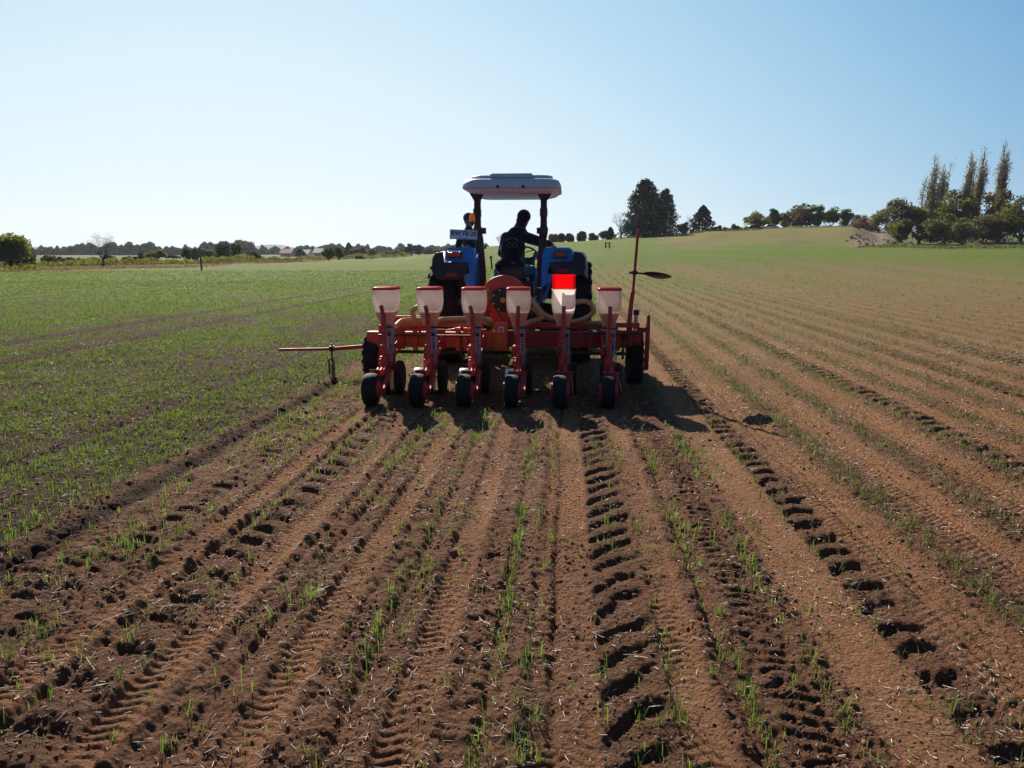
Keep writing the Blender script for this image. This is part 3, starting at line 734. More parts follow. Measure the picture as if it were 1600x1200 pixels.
    # roll-over posts
    for sg, top, bot in ((-1, -1.385, -1.33), (1, -.372, -.40)):
        mb = MB()
        y = TY - .05
        mb.bar((bot, y, 1.05), (bot, y, 1.95), .13, .095, (0, 1, 0)) if False else None
        rings = []
        for z, x, hw in ((1.0, bot, .075), (1.45, bot, .066), (1.9, (top + bot) / 2, .058), (2.02, top, .066), (2.07, top, .066), (2.10, top, .050), (2.45, top, .048), (2.56, top - sg * .01, .05), (2.68, top + sg * .03, .05)):
            rings.append([(x - hw, y - .045, z), (x + hw, y - .045, z), (x + hw, y + .045, z), (x - hw, y + .045, z)])
        mb.loft(rings)
        mb.bar((top, y, 2.44), (top - sg * .11, y, 2.66), .045, .05); mb.bar((top, y, 2.44), (top + sg * .13, y, 2.66), .045, .05)
        mb.box((bot, y - .03, 2.03 - .0), (.15, .13, .09)); mb.box((top, y - .03, 2.30), (.115, .11, .12))
        mb.tube([(top + sg * .035, y - .06, 2.6), (top + sg * .04, y - .06, 2.1), (bot + sg * .05, y - .06, 1.2)], .010, 6)
        mb.build('roll_bar_post', M_STEEL_D, t, bevel=.008)
    # canopy roof
    mb = MB(); cx = -.858; y0, y1 = TY - .35, TY + 1.35
    rings = []
    def rr(hw, hl, z, rad=.22, cyo=0, n=5):
        pts = []; cy = (y0 + y1) / 2 + cyo
        for qx, qy, a0 in ((1, 1, 0), (-1, 1, 90), (-1, -1, 180), (1, -1, 270)):
            for i in range(n + 1):
                a = R(a0 + 90 * i / n); pts.append((cx + qx * (hw - rad) + rad * math.cos(a), cy + qy * (hl - rad) + rad * math.sin(a), z + (.02 if False else 0)))
        return pts
    hl = (y1 - y0) / 2
    for hw, l_, z in ((.60, hl - .10, 2.665), (.71, hl - .02, 2.645), (.74, hl, 2.652), (.748, hl, 2.672), (.74, hl - .005, 2.71), (.71, hl - .03, 2.765), (.665, hl - .06, 2.785), (.60, hl - .1, 2.79)):
        rings.append(rr(hw, l_, z))
    mb.loft(rings)
    rf = mb.build('canopy_roof', M_ROOF, t, smooth=50)
    mb = MB()
    mb.loft([rr(.60, hl - .12, 2.780), rr(.62, hl - .12, 2.815, .2), rr(.61, hl - .14, 2.842, .2), rr(.55, hl - .2, 2.850, .2)])
    mb.loft([[(cx + x, (y0 + y1) / 2 + y, z) for x, y in ((-.32, -hl + .10), (.32, -hl + .10), (.32, hl - .10), (-.32, hl - .10))] for z in (2.80, 2.852)] + [[(cx + x * .93, (y0 + y1) / 2 + y * .97, 2.870) for x, y in ((-.32, -hl + .10), (.32, -hl + .10), (.32, hl - .10), (-.32, hl - .10))]])
    mb.build('roof_panel', M_ROOF, rf, bevel=.012)
    mb = MB(); mb.loft([rr(.70, hl - .03, 2.642, .2), rr(.66, hl - .05, 2.605, .2), rr(.56, hl - .10, 2.578, .2), rr(.40, hl - .22, 2.572, .2)]); mb.build('roof_lining', M_ROOFU, rf, smooth=50)
    for x in (-.19, .19): MB().lathe([(.022, 0), (.022, -.02), (.012, -.03)], (cx + x, y0 + .012, 2.665), 'Y', 12).build('roof_bolt', M_BLACK, rf)
    # beacon lamp on the left post
    mb = MB(); mb.bar((-1.40, TY - .1, 2.14), (-1.455, TY - .14, 2.14), .03, .02); mb.tube([(-1.455, TY - .14, 2.12), (-1.455, TY - .14, 2.17)], .022, 10)
    be = mb.build('beacon_bracket', M_STEEL_D, t)
    mb = MB(); mb.lathe([(.045, .02), (.048, .05), (.044, .10), (.030, .135), (.01, .145)], (-1.455, TY - .14, 2.15), 'Z', 16); mb.build('beacon_lens', M_AMBER, be, smooth=40)
    # number plate
    pc = Vector((-1.585, TY - .18, 1.972)); tilt = R(-2.2)
    Rt = Matrix.Rotation(-tilt, 3, 'Y')
    mb = MB(); mb.box(pc, (.425, .006, .145), Rt); pl = mb.build('number_plate', M_WHITE, t, bevel=.003)
    mb = MB(); mb.bar(pc + Vector((.18, .02, .0)), (-1.38, TY - .09, 1.97), .03, .03); mb.box(pc + Vector((.0, .012, 0)), (.30, .012, .03), Rt); mb.build('plate_bracket', M_STEEL_D, pl)
    mb = MB()
    for z in (-.0675, .0675): mb.box(pc + Rt @ Vector((0, -.0045, z)), (.415, .003, .005), Rt)
    for x in (-.206, .206): mb.box(pc + Rt @ Vector((x, -.0045, 0)), (.005, .003, .13), Rt)
    mb.build('plate_border', M_INK, pl)
    rot = (R(90), -tilt, 0)
    text_mesh('plate_letters', 'RW FB·20', .098, M_INK, pl, pc + Rt @ Vector((0, -.0045, .012)), (R(90), -tilt, 0), .0015, .93, .0022)
    mb = MB()
    for k_ in range(5): mb.box(pc + Rt @ Vector((-.05 + .025 * k_, -.0045, -.052)), (.014, .003, .012), Rt)
    mb.build('plate_small_print', M_GREY, pl)
    # seat
    mb = MB()
    mb.loft([[(TX + .02 + x, TY + y, z) for x, y in ((-.23, -.02), (.23, -.02), (.24, .42), (-.24, .42))] for z in (1.22, 1.33)]); 
    mb.build('seat', M_BLACK, t, bevel=.04)
    mb = MB(); mb.loft([[(TX + .02 + x, TY + y - .02, z) for x, y in ((-hw, -.05), (hw, -.05), (hw, .05), (-hw, .05))] for z, hw in ((1.28, .18), (1.36, .21), (1.44, .20), (1.49, .15))]); mb.build('seat_backrest', M_BLACK, t, bevel=.03)
    # dash, gauge, steering wheel, levers
    mb = MB(); mb.loft([[(TX + x, y, z) for x, y in ((-.22, 0), (.22, 0), (.22, .0), (-.22, .0))] for y, z in ((0, 0),)], False) if False else None
    mb.box((-.80, TY + .98, 1.42), (.50, .16, .42)); mb.build('dash_panel', M_BLACK, t, bevel=.03)
    mb = MB(); gp = Vector((-.50, TY + .80, 1.655)); mb.lathe([(.066, 0), (.070, -.01), (.070, -.035), (.058, -.035), (.058, -.02)], gp, 'Y', 24); ga = mb.build('gauge', M_BLACK, t, smooth=35)
    mb = MB(); mb.lathe([(.058, -.022), (.058, -.0235)], gp, 'Y', 24); mb.build('gauge_face', M_WHITE, ga)
    mb = MB(); mb.lathe([(.042, -.026), (.042, -.0275)], gp, 'Y', 24); mb.build('gauge_dial', M_BLUEST, ga)
    sw = Vector((-.72, TY + .72, 1.70)); mb = MB(); Rs = Matrix.Rotation(R(-28), 3, 'X')
    ring = [sw + Rs @ Vector((.20 * math.cos(a), .20 * math.sin(a), 0)) for a in [2 * math.pi * i / 24 for i in range(25)]]
    mb.tube(ring, .014, 8, False)
    for a in (90, 210, 330): mb.tube([sw, sw + Rs @ Vector((.19 * math.cos(R(a)), .19 * math.sin(R(a)), 0))], .009, 6)
    mb.tube([sw, sw + Rs @ Vector((0, 0, -.35))], .022, 8); mb.build('steering_wheel', M_BLACK, t, smooth=40)
    for px_, h_ in ((-.55, .28), (-.50, .24), (-.44, .2)):
        mb = MB(); mb.tube([(px_, TY + .62, 1.40), (px_ + .02, TY + .60, 1.40 + h_)], .008, 6); mb.ell((px_ + .02, TY + .60, 1.41 + h_), (.018, .018, .025), 8, 6); mb.build('control_lever', M_BLACK, t, smooth=40)
    mb = MB()
    mb.tube([(-1.18, TY + .1, 1.45), (-1.19, TY + .02, 1.62)], .012, 6); mb.ell((-1.19, TY + .02, 1.63), (.02, .02, .03), 8, 6)
    mb.build('control_lever', M_BLACK, t, smooth=40)
    # hydraulic couplings and hoses at the back
    mb = MB()
    for i in range(5):
        x = -.42 + i * .045; mb.tube([(x, TY - .35, 1.12), (x, TY - .47, 1.12)], .016, 8)
    mb.box((-.33, TY - .36, 1.12), (.26, .1, .12)); hy = mb.build('hydraulic_block', M_STEEL_D, t, bevel=.005)
    for i in range(4):
        x = -.42 + i * .045; mb = MB()
        mb.tube([(x, TY - .47, 1.12), (x + .01, TY - .7, 1.18 + .03 * i), (x + .04 - .05 * i, TY - 1.0, 1.0), (x + .05 - .05 * i, TY - 1.4, .85)], .011, 8); mb.build('hydraulic_hose', M_BLACK, hy, smooth=40)
    return t
build_tractor()

# ------------------------------------------------------------------ people
def build_driver():
    # seated, back to the camera, leaning and looking to the right
    P = lambda x, y, z: Vector((x, TY + y, z))
    mb = MB()
    # body (skin): head, neck, hands
    hd = P(-.700, .40, 2.235); Mh = Matrix.Rotation(R(14), 3, 'Y') @ Matrix.Rotation(R(-38), 3, 'Z')
    mb.ell(hd, (.078, .098, .112), 18, 12, Mh); mb.ell(hd + Mh @ Vector((0, .035, -.055)), (.058, .066, .065), 14, 9, Mh)
    mb.cap(hd + Vector((-.010, -.02, -.06)), P(-.765, .32, 2.04), .056, .062)
    mb.cap(hd + Mh @ Vector((0, .098, .005)), hd + Mh @ Vector((0, .118, -.022)), .011, .014, 8)
    for s_ in (-1, 1): mb.ell(hd + Mh @ Vector((s_ * .078, .0, -.01)), (.012, .022, .032), 10, 7, Mh)
    mb.cap(hd + Mh @ Vector((-.02, .092, -.050)), hd + Mh @ Vector((.02, .092, -.050)), .008, .008, 8)
    mb.ell(hd + Mh @ Vector((0, .075, -.095)), (.028, .026, .022), 10, 7, Mh)
    # right hand resting on the fender
    rh = P(-.245, .34, 1.815)
    mb.cap(P(-.285, .37, 1.85), rh, .030, .036); mb.ell(rh + Vector((.01, -.02, -.01)), (.042, .046, .020))
    fingers(mb, rh + Vector((.02, -.055, -.010)), (.15, -1, -.1), (1, .15, 0), (0, -.3, -1), .0095, .075, .021)
    mb.cap(rh + Vector((-.03, -.01, -.012)), rh + Vector((-.062, -.045, -.022)), .012, .009, 8)
    # left hand on the steering wheel
    lh = P(-.885, .66, 1.66)
    mb.cap(P(-.93, .60, 1.64), lh, .028, .035); mb.ell(lh + Vector((.01, .02, .005)), (.040, .044, .022))
    fingers(mb, lh + Vector((.015, .055, .005)), (.2, 1, .1), (1, -.2, 0), (.1, .2, -1), .0095, .07, .020)
    mb.cap(lh + Vector((.03, 0, 0)), lh + Vector((.055, .03, -.02)), .012, .009, 8)
    # forearms, trunk and legs inside the clothes
    mb.cap(P(-.80, .26, 1.95), P(-.90, .16, 1.46), .12, .13); mb.cap(P(-.765, .32, 2.04), P(-.80, .26, 1.95), .06, .11)
    mb.cap(P(-.65, .30, 1.93), P(-.46, .36, 1.90), .06, .045); mb.cap(P(-.46, .36, 1.90), P(-.285, .37, 1.85), .042, .03)
    mb.cap(P(-.97, .27, 1.93), P(-1.05, .36, 1.68), .055, .042); mb.cap(P(-1.05, .36, 1.68), P(-.93, .60, 1.64), .04, .028)
    for s_, xk in ((-1, -1.05), (1, -.60)):
        mb.cap(P(-.89 + s_ * .09, .18, 1.43), P(xk, .62, 1.42), .075, .055); mb.cap(P(xk, .62, 1.42), P(xk, .78, 1.08), .05, .04)
    body = mb.build('person', M_SKIN, None, remesh=.0065, loc=(-.88, TY + .2, 1.33), smooth_it=3)
    tag(body, 'driver seen from behind in black hoodie and jeans leaning right on the tractor seat', 'person')
    # hoodie with hood up round the neck
    mb = MB()
    mb.cap(P(-.86, .22, 1.90), P(-.91, .14, 1.52), .155, .150, 18); mb.cap(P(-.93, .22, 1.93), P(-.70, .26, 1.94), .095, .095, 16)
    mb.cap(P(-.82, .20, 1.78), P(-.90, .16, 1.55), .165, .165, 18)
    mb.ell(P(-.90, .14, 1.50), (.245, .165, .15), 20, 12)
    mb.cap(P(-.77, .30, 2.00), P(-.80, .26, 1.93), .085, .12); mb.ell(P(-.785, .24, 2.025), (.150, .105, .085)); mb.ell(P(-.775, .19, 1.99), (.12, .07, .08))
    mb.cap(P(-.70, .27, 1.95), P(-.455, .34, 1.875), .100, .082); mb.cap(P(-.455, .34, 1.875), P(-.29, .37, 1.835), .080, .055)
    mb.cap(P(-.965, .22, 1.93), P(-1.035, .28, 1.70), .095, .078); mb.cap(P(-1.04, .30, 1.69), P(-.94, .59, 1.64), .070, .045); mb.ell(P(-.93, .18, 1.74), (.13, .12, .20), 14, 10)
    jk = mb.build('hoodie', M_HOOD, body, remesh=.012)
    mb = MB()
    mb.ell(hd + Mh @ Vector((0, -.012, .030)), (.106, .116, .110), 18, 12, Mh); mb.ell(hd + Mh @ Vector((0, -.045, -.045)), (.090, .078, .090), 14, 9, Mh); mb.cap(hd + Mh @ Vector((0, -.03, -.09)), P(-.775, .27, 2.01), .084, .115)
    mb.build('cap', M_HOOD, body, remesh=.009)
    mb = MB()
    mb.ell(P(-.895, .17, 1.415), (.185, .15, .10), 18, 10)
    for s_, xk in ((-1, -1.06), (1, -.585)):
        mb.cap(P(-.89 + s_ * .10, .16, 1.42), P(xk, .63, 1.43), .098, .075); mb.cap(P(xk, .63, 1.43), P(xk + .01, .78, 1.08), .073, .058)
    mb.build('jeans', M_JEANS, body, remesh=.011)
    for xk in (-1.05, -.60):
        mb = MB(); mb.cap(P(xk, .76, 1.05), P(xk, .92, 1.035), .048, .042); mb.build('boot', M_BLACK, body, remesh=.008)
    # back print: a faint arc of lettering over a wing-like mark, and small waist logos
    mb = MB()
    for k_ in range(7):
        a_ = R(150 - k_ * 20); mb.box((-.865 + .10 * math.cos(a_), TY + .030, 1.865 + .055 * math.sin(a_)), (.020, .02, .026 - .004 * (k_ % 2)), Matrix.Rotation(-(a_ - R(90)), 3, 'Y'))
    mb.build('back_print', M_PRINT, jk)
    mb = MB()
    for i in range(9):
        a = R(205 + i * 16); mb.box((-.865 + .095 * math.cos(a), TY + .030, 1.835 + .055 * math.sin(a)), (.022, .02, .008), Matrix.Rotation(-(a + R(90)), 3, 'Y'))
    for x, z, w_ in ((-.91, 1.845, .05), (-.86, 1.835, .03), (-.81, 1.845, .05), (-.865, 1.815, .06)):
        mb.box((x, TY + .036, z), (w_, .02, .012))
    mb.build('back_emblem', M_PRINT, jk)
    mb = MB(); mb.box((-.835, TY - .010, 1.545), (.075, .012, .030)); mb.build('waist_patch', M_REFL, jk, bevel=.002)
    mb = MB(); mb.box((-.835, TY - .018, 1.545), (.058, .004, .010)); mb.box((-.835, TY - .010, 1.505), (.075, .008, .007)); mb.build('waist_print', M_PRINT, jk); mb = MB(); mb.box((-.925, TY - .006, 1.515), (.012, .01, .05)); mb.box((-.945, TY - .006, 1.505), (.03, .01, .012)); mb.build('waist_logo', M_PRINT, jk)
build_driver()
def build_passenger():
    y = TY + 1.02; P = lambda x, dy, z: Vector((x, y + dy, z))
    mb = MB(); hd = P(-1.660, .05, 2.245); Mh = Matrix.Rotation(R(-35), 3, 'Z')
    mb.ell(hd, (.078, .096, .110), 18, 12, Mh); mb.ell(hd + Mh @ Vector((0, .035, -.055)), (.058, .064, .062), 14, 9, Mh)
    mb.cap(hd + Mh @ Vector((0, .096, .0)), hd + Mh @ Vector((0, .116, -.025)), .011, .014, 8)
    for s_ in (-1, 1): mb.ell(hd + Mh @ Vector((s_ * .077, 0, -.01)), (.012, .022, .032), 10, 7, Mh)
    mb.ell(hd + Mh @ Vector((0, .073, -.093)), (.028, .026, .022), 10, 7, Mh)
    mb.cap(hd + Vector((0, -.02, -.06)), P(-1.66, 0, 2.07), .054, .058)
    mb.cap(P(-1.66, -.03, 1.95), P(-1.63, -.02, 1.72), .10, .11); mb.cap(P(-1.66, 0, 2.07), P(-1.66, -.02, 1.95), .06, .09)
    lh = P(-1.40, -.10, 1.80)      # right hand holding the left post's grab rail
    mb.cap(P(-1.44, .02, 1.78), lh, .027, .034); mb.ell(lh, (.036, .040, .022)); fingers(mb, lh + Vector((.01, -.04, 0)), (.2, -1, 0), (0, .1, 1), (1, 0, 0), .0092, .07, .020); mb.cap(lh + Vector((.0, -.01, .02)), lh + Vector((.04, -.03, .035)), .012, .009, 8)
    rh = P(-1.90, .10, 1.62); mb.cap(P(-1.87, .05, 1.70), rh, .027, .034); mb.ell(rh, (.03, .036, .040)); fingers(mb, rh + Vector((0, .02, -.035)), (0, .3, -1), (.2, 1, .2), (1, 0, -.2), .0092, .07, .020); mb.cap(rh + Vector((.02, .02, 0)), rh + Vector((.04, .045, -.03)), .012, .009, 8)
    mb.cap(P(-1.80, 0, 1.98), P(-1.87, .05, 1.70), .05, .028); mb.cap(P(-1.52, 0, 1.98), P(-1.44, .02, 1.78), .05, .028)
    for s_ in (-1, 1): mb.cap(P(-1.63 + s_ * .08, 0, 1.68), P(-1.63 + s_ * .09, .08, 1.28), .07, .05); mb.cap(P(-1.63 + s_ * .09, .08, 1.28), P(-1.63 + s_ * .09, -.03, .97), .048, .038)
    body = mb.build('person', M_SKIN, None, remesh=.0065, loc=(-1.63, y, .90), smooth_it=3)
    tag(body, 'rider with short grey cap standing on the left step behind the number plate', 'person')
    mb = MB()
    mb.cap(P(-1.66, -.02, 1.96), P(-1.63, -.01, 1.78), .125, .115, 16); mb.cap(P(-1.77, -.01, 1.985), P(-1.55, -.01, 1.985), .075, .075)
    mb.cap(P(-1.66, .0, 2.085), P(-1.66, 0, 2.03), .07, .10)
    mb.cap(P(-1.79, 0, 1.99), P(-1.87, .04, 1.72), .07, .048); mb.cap(P(-1.54, 0, 1.99), P(-1.45, .02, 1.80), .07, .048)
    mb.build('jacket', M_HOOD2, body, remesh=.011)
    mb = MB(); mb.ell(hd + Mh @ Vector((0, -.008, .032)), (.087, .104, .088), 18, 12, Mh); mb.ell(hd + Mh @ Vector((0, .09, .025)), (.055, .055, .010), 12, 6, Mh); mb.build('cap', paint('grey_cap', (.07, .06, .07), .9, .2), body, remesh=.008)
    mb = MB(); mb.ell(P(-1.63, 0, 1.70), (.14, .12, .10), 16, 9)
    for s_ in (-1, 1): mb.cap(P(-1.63 + s_ * .08, 0, 1.68), P(-1.63 + s_ * .09, .08, 1.28), .085, .066); mb.cap(P(-1.63 + s_ * .09, .08, 1.28), P(-1.63 + s_ * .09, -.03, .99), .064, .055)
    mb.build('jeans', M_JEANS, body, remesh=.011)
    for s_ in (-1, 1): mb = MB(); mb.cap(P(-1.63 + s_ * .09, -.05, .925), P(-1.63 + s_ * .10, .10, .915), .042, .036); mb.build('boot', M_BLACK, body, remesh=.008)
build_passenger()

# ------------------------------------------------------------------ seed planter
PX, PY = -.85, 9.9
def build_planter():
    t = empty('seed_planter', (PX, PY, 0))
    tag(t, 'red six-row seed planter with pale plastic hoppers hitched behind the tractor', 'planter')
    # main frame
    mb = MB()
    mb.box((-1.72, PY, .585), (1.78, .14, .20)); mb.box((-1.72, PY - .16, .795), (1.30, .06, .06))
    mb.box((-2.02, PY - .09, .80), (.52, .04, .20)); 
    for x in (-2.33, -1.96, -1.40, -1.30): mb.box((x, PY - .10, .60), (.06, .06, .30))
    mb.build('frame_beam', M_ORANGE, t, bevel=.008)
    mb = MB()
    mb.box((.06, PY, .60), (1.78, .14, .20)); mb.box((.16, PY - .16, .80), (1.50, .05, .06)); mb.box((.0, PY + .02, .74), (1.3, .06, .03))
    for x in (.0, .30, .62): mb.box((x, PY - .10, .60), (.06, .06, .28))
    mb.build('frame_beam', M_REDD, t, bevel=.008)
    mb = MB()      # headstock
    for sx in (-1, 1): mb.bar((TX + sx * .38, PY + .10, .52), (TX + sx * .10, PY + .25, 1.15), .05, .08); mb.box((TX + sx * .40, PY + .20, .58), (.04, .35, .10))
    mb.box((TX, PY + .25, 1.15), (.34, .08, .08)); mb.build('headstock', M_RED, t, bevel=.008)
    mb = MB(); mb.tube([(-2.45, PY - .02, .42), (.75, PY - .02, .42)], .022, 8); mb.tube([(.20, PY - .2, .70), (.95, PY - .2, .70)], .014, 8); mb.tube([(-2.4, PY - .25, .66), (-1.2, PY - .25, .66)], .014, 8)
    mb.build('drive_shaft', M_STEEL_D, t, smooth=40)
    for i_, x in enumerate((-2.28, -2.20, -1.90, -1.76, -1.24, -.60, -.30, .15, .40, .66)):
        mb = MB(); mb.box((x, PY - .085, .60 + .02 * (i_ % 3)), (.035, .03, .26)); mb.tube([(x, PY - .10, .68), (x, PY - .135, .68)], .016, 6); mb.tube([(x, PY - .10, .52), (x, PY - .135, .52)], .016, 6)
        mb.build('beam_clamp', M_ORANGE if x < -1 else M_REDD, t, bevel=.003)
    for k_ in range(3):
        mb = MB(); pts_ = [(TX - .25 + .1 * k_ + (.0), PY + .15, .95)]
        for j_ in range(1, 9): pts_.append((TX - .25 + .1 * k_ + (-1 if k_ < 2 else 1) * .17 * j_, PY - .02 + .03 * math.sin(j_ + k_), .73 + .035 * math.sin(j_ * 1.7 + k_ * 2) + .012 * k_))
        mb.tube(pts_, .010, 6); mb.build('hydraulic_hose', M_BLACK, t, smooth=40)
    for x in (-2.34, -1.37, .72):
        mb = MB(); mb.lathe([(.075, -.012), (.075, .012)], (x, PY - .02, .42), 'X', 20); mb.lathe([(.04, -.012), (.04, .012)], (x, PY - .12, .66), 'X', 14); mb.bar((x, PY + .05, .43), (x, PY - .155, .67), .012, .012); mb.bar((x, PY - .09, .40), (x, PY - .09, .65), .012, .012); mb.build('drive_chain', M_STEEL_D, t)
    # cover box with stickers
    mb = MB(); bx = -.838
    mb.loft([[(bx + x * .085, PY - .17 + y, z) for x, y in ((-1, 0), (1, 0), (1, .08), (-1, .08))] for z in (.455, .83)]); cv = mb.build('chain_cover', M_ORANGE, t, bevel=.02)
    mb = MB(); mb.box((bx, PY - .176, .735), (.070, .006, .070)); sk = mb.build('sticker', M_WHITE, cv)
    mb = MB(); mb.lathe([(.026, 0), (.026, -.003)], (bx, PY - .180, .735), 'Y', 20); mb.build('sticker_disc', M_BLUEST, sk)
    mb = MB(); mb.box((bx, PY - .185, .735), (.06, .002, .008)); mb.build('sticker_bar', M_WHITE, sk)
    mb = MB()
    for z in (.64, .60, .575): mb.box((bx, PY - .174, z), (.042, .005, .006))
    for x in (-.02, .02): mb.box((bx + x, PY - .174, .605), (.006, .005, .08))
    mb.box((bx, PY - .174, .62), (.006, .005, .04)); mb.build('sticker_frame', M_YEL, cv)
    # fan
    fc = Vector((-.838, PY + .30, 1.09)); mb = MB()
    mb.lathe([(.295, .07), (.315, .06), (.32, 0), (.315, -.07), (.295, -.085), (.15, -.095), (.12, -.09)], fc, 'Y', 48)
    # scroll outlet
    mb.loft([[(fc.x - .32, fc.y + y, fc.z + z) for y, z in ((-.07, -.05), (.06, -.05), (.06, .05), (-.07, .05))], [(fc.x - .30, fc.y + y, fc.z - .24 + z) for y, z in ((-.07, 0), (.06, 0), (.06, .10), (-.07, .10))], [(fc.x - .10, fc.y + y, fc.z - .34) for y in (-.07,)] * 2 + [(fc.x - .10, fc.y + .06, fc.z - .28)] * 2])
    fn = mb.build('fan_housing', M_FAN, t, smooth=35)
    mb = MB(); mb.lathe([(.16, -.10), (.155, -.125), (.10, -.135), (.05, -.15), (.05, -.16)], fc, 'Y', 36)
    for k in range(12): a = k * math.pi / 6; mb.bar(fc + Vector((.06 * math.cos(a), -.14, .06 * math.sin(a))), fc + Vector((.155 * math.cos(a), -.13, .155 * math.sin(a))), .012, .012)
    hb = mb.build('fan_hub', M_BLACK, fn, smooth=35)
    mb = MB(); mb.lathe([(.034, -.16), (.034, -.185), (.02, -.19)], fc, 'Y', 20); mb.build('hub_cap', M_YEL, hb, smooth=35)
    for k in range(8): a = k * math.pi / 4 + .35; MB().lathe([(.012, -.120), (.012, -.142)], fc + Vector((.135 * math.cos(a), 0, .135 * math.sin(a))), 'Y', 8).build('hub_bolt', M_STEEL, fn)
    mb = MB(); mb.box((fc.x, fc.y, .76), (.30, .10, .14)); mb.build('fan_bracket', M_RED, t, bevel=.01)
    # corrugated air hoses
    def hose(pts, r=.033):
        # smooth path (catmull-rom) with ribs
        P = [Vector(p) for p in pts]; P = [P[0] * 2 - P[1]] + P + [P[-1] * 2 - P[-2]]
        path = []
        for i in range(1, len(P) - 2):
            for k in range(14):
                u = k / 14; a, b_, c_, d_ = P[i - 1], P[i], P[i + 1], P[i + 2]
                path.append(.5 * ((2 * b_) + (c_ - a) * u + (2 * a - 5 * b_ + 4 * c_ - d_) * u * u + (3 * b_ - a - 3 * c_ + d_) * u ** 3))
        path.append(P[-2]); fine = []
        for a, b_ in zip(path[:-1], path[1:]):
            n = max(1, int((b_ - a).length / .011))
            for k in range(n): fine.append(a.lerp(b_, k / n))
        mb = MB(); mb.tube(fine, [r * (1 + (.12 if k % 2 else -.04)) for k in range(len(fine))], 10); mb.build('air_hose', M_HOSE, t, smooth=60)
    y = PY - .25
    hose([(-1.02, PY + .18, 1.20), (-1.16, y + .15, 1.22), (-1.20, y + .1, 1.02), (-1.13, y + .1, .90), (-1.0, y, .82), (-.96, y - .12, .86), (-1.09, y - .30, .92)])
    hose([(-1.00, PY + .18, 1.12), (-1.14, y + .2, 1.05), (-1.16, y + .14, .94), (-1.30, y + .1, .855), (-1.55, y, .86), (-1.66, y - .2, .84)])
    hose([(-1.30, y + .05, .875), (-1.75, y - .05, .865), (-1.90, y - .1, .88), (-1.93, y - .12, .985), (-1.85, y - .1, 1.03), (-1.79, y - .1, .99), (-1.74, y - .25, .90)], .03)
    hose([(-1.18, y + .1, .865), (-1.8, y + .02, .86), (-2.05, y - .1, .86), (-2.12, y - .3, .80)], .03)
    hose([(-.70, PY + .2, 1.22), (-.50, y + .15, 1.15), (-.36, y + .05, 1.0), (-.32, y, .90), (-.40, y - .05, .86), (-.50, y - .25, .85)])
    hose([(-.66, PY + .2, 1.15), (-.44, y + .2, 1.07), (-.28, y + .1, .92), (-.10, y, .87), (-.03, y - .3, .84)])
    hose([(-.45, y + .12, 1.02), (-.30, y + .1, .90), (0, y + .05, .84), (.20, y, .88), (.33, y, .98), (.26, y, 1.09), (.10, y - .05, 1.09), (.0, y - .15, 1.0)], .03)
    hose([(-.2, y + .12, .84), (.1, y + .1, .82), (.38, y, .83), (.50, y - .28, .84)], .03)
    hose([(-.62, y - .05, 1.0), (-.66, y - .1, .92), (-.64, y - .18, .80), (-.60, y - .3, .68)], .028)
    # support wheels
    for cx, cy_ in ((-2.565, PY + .15), (.885, PY + .15)):
        mb = MB(); ag_tyre(mb, (cx, cy_, .325), .335, .20, .17, 16, .026, 36); wh = mb.build('support_wheel', M_RUBBER, t, smooth=35)
        mb = MB(); mb.lathe([(.172, -.07), (.15, -.06), (.14, .02), (.05, .03), (.05, -.03), (.13, .0), (.15, .06), (.172, .07)], (cx, cy_, .325), 'X', 28); mb.build('rim', M_RED, wh, smooth=35)
    mb = MB()
    mb.prism([(PY - .14, .93), (PY - .06, .93), (PY + .02, .60), (PY + .10, .26), (PY + .02, .20), (PY - .10, .24), (PY - .16, .60)], 'X', 1.005, 1.045)
    mb.box((.96, PY - .05, .74), (.14, .05, .04)); mb.box((.80, PY - .08, .68), (.05, .06, .30)); mb.box((.86, PY - .05, .66), (.22, .08, .06))
    mb.tube([(.60, PY - .15, .82), (.80, PY - .15, .80)], .014, 8); mb.tube([(.62, PY - .15, .72), (1.02, PY - .15, .72)], .014, 8)
    mb.build('wheel_bracket', M_REDD, t, bevel=.006)
    mb = MB(); mb.box((-2.42, PY - .04, .50), (.04, .14, .55)); mb.bar((-2.44, PY, .58), (-2.44, PY + .15, .33), .04, .06); mb.build('wheel_bracket', M_RED, t, bevel=.006)
    # folded right marker arm
    mb = MB()
    pts = [Vector((.775, PY - .1, .66)), Vector((.80, PY - .1, 1.02)), Vector((.815, PY - .1, 1.25))]
    mb.bar(pts[0], pts[1], .055, .05, (0, 1, 0)); mb.bar(pts[1], Vector((.822, PY - .1, 1.22)), .05, .045, (0, 1, 0)); mb.bar((.822, PY - .1, 1.19), (.866, PY - .1, 1.99), .034, .034, (0, 1, 0))
    ma = mb.build('marker_arm', M_REDD, t, bevel=.004)
    mb = MB(); mb.box((.838, PY - .1, 1.455), (.062, .07, .05)); mb.tube([(.77, PY - .1, 1.455), (.82, PY - .1, 1.455)], .016, 8); mb.tube([(.84, PY - .1, 1.455), (1.0, PY - .12, 1.435)], .012, 8); mb.build('disc_clamp', M_STEEL_D, ma)
    mb = MB(); Rd = Matrix.Rotation(R(9), 3, 'Y') @ Matrix.Rotation(R(-12), 3, 'X')
    dc = Vector((1.12, PY - .13, 1.425)); rings = []
    for r_, z_ in ((.02, -.03), (.10, -.025), (.172, -.002), (.174, .001), (.10, -.020), (.02, -.025)):
        rings.append([dc + Rd @ Vector((r_ * math.cos(q), r_ * math.sin(q), z_)) for q in [2 * math.pi * j / 36 for j in range(36)]])
    mb.loft(rings); mb.build('marker_disc', M_STEEL_D, ma, smooth=40)
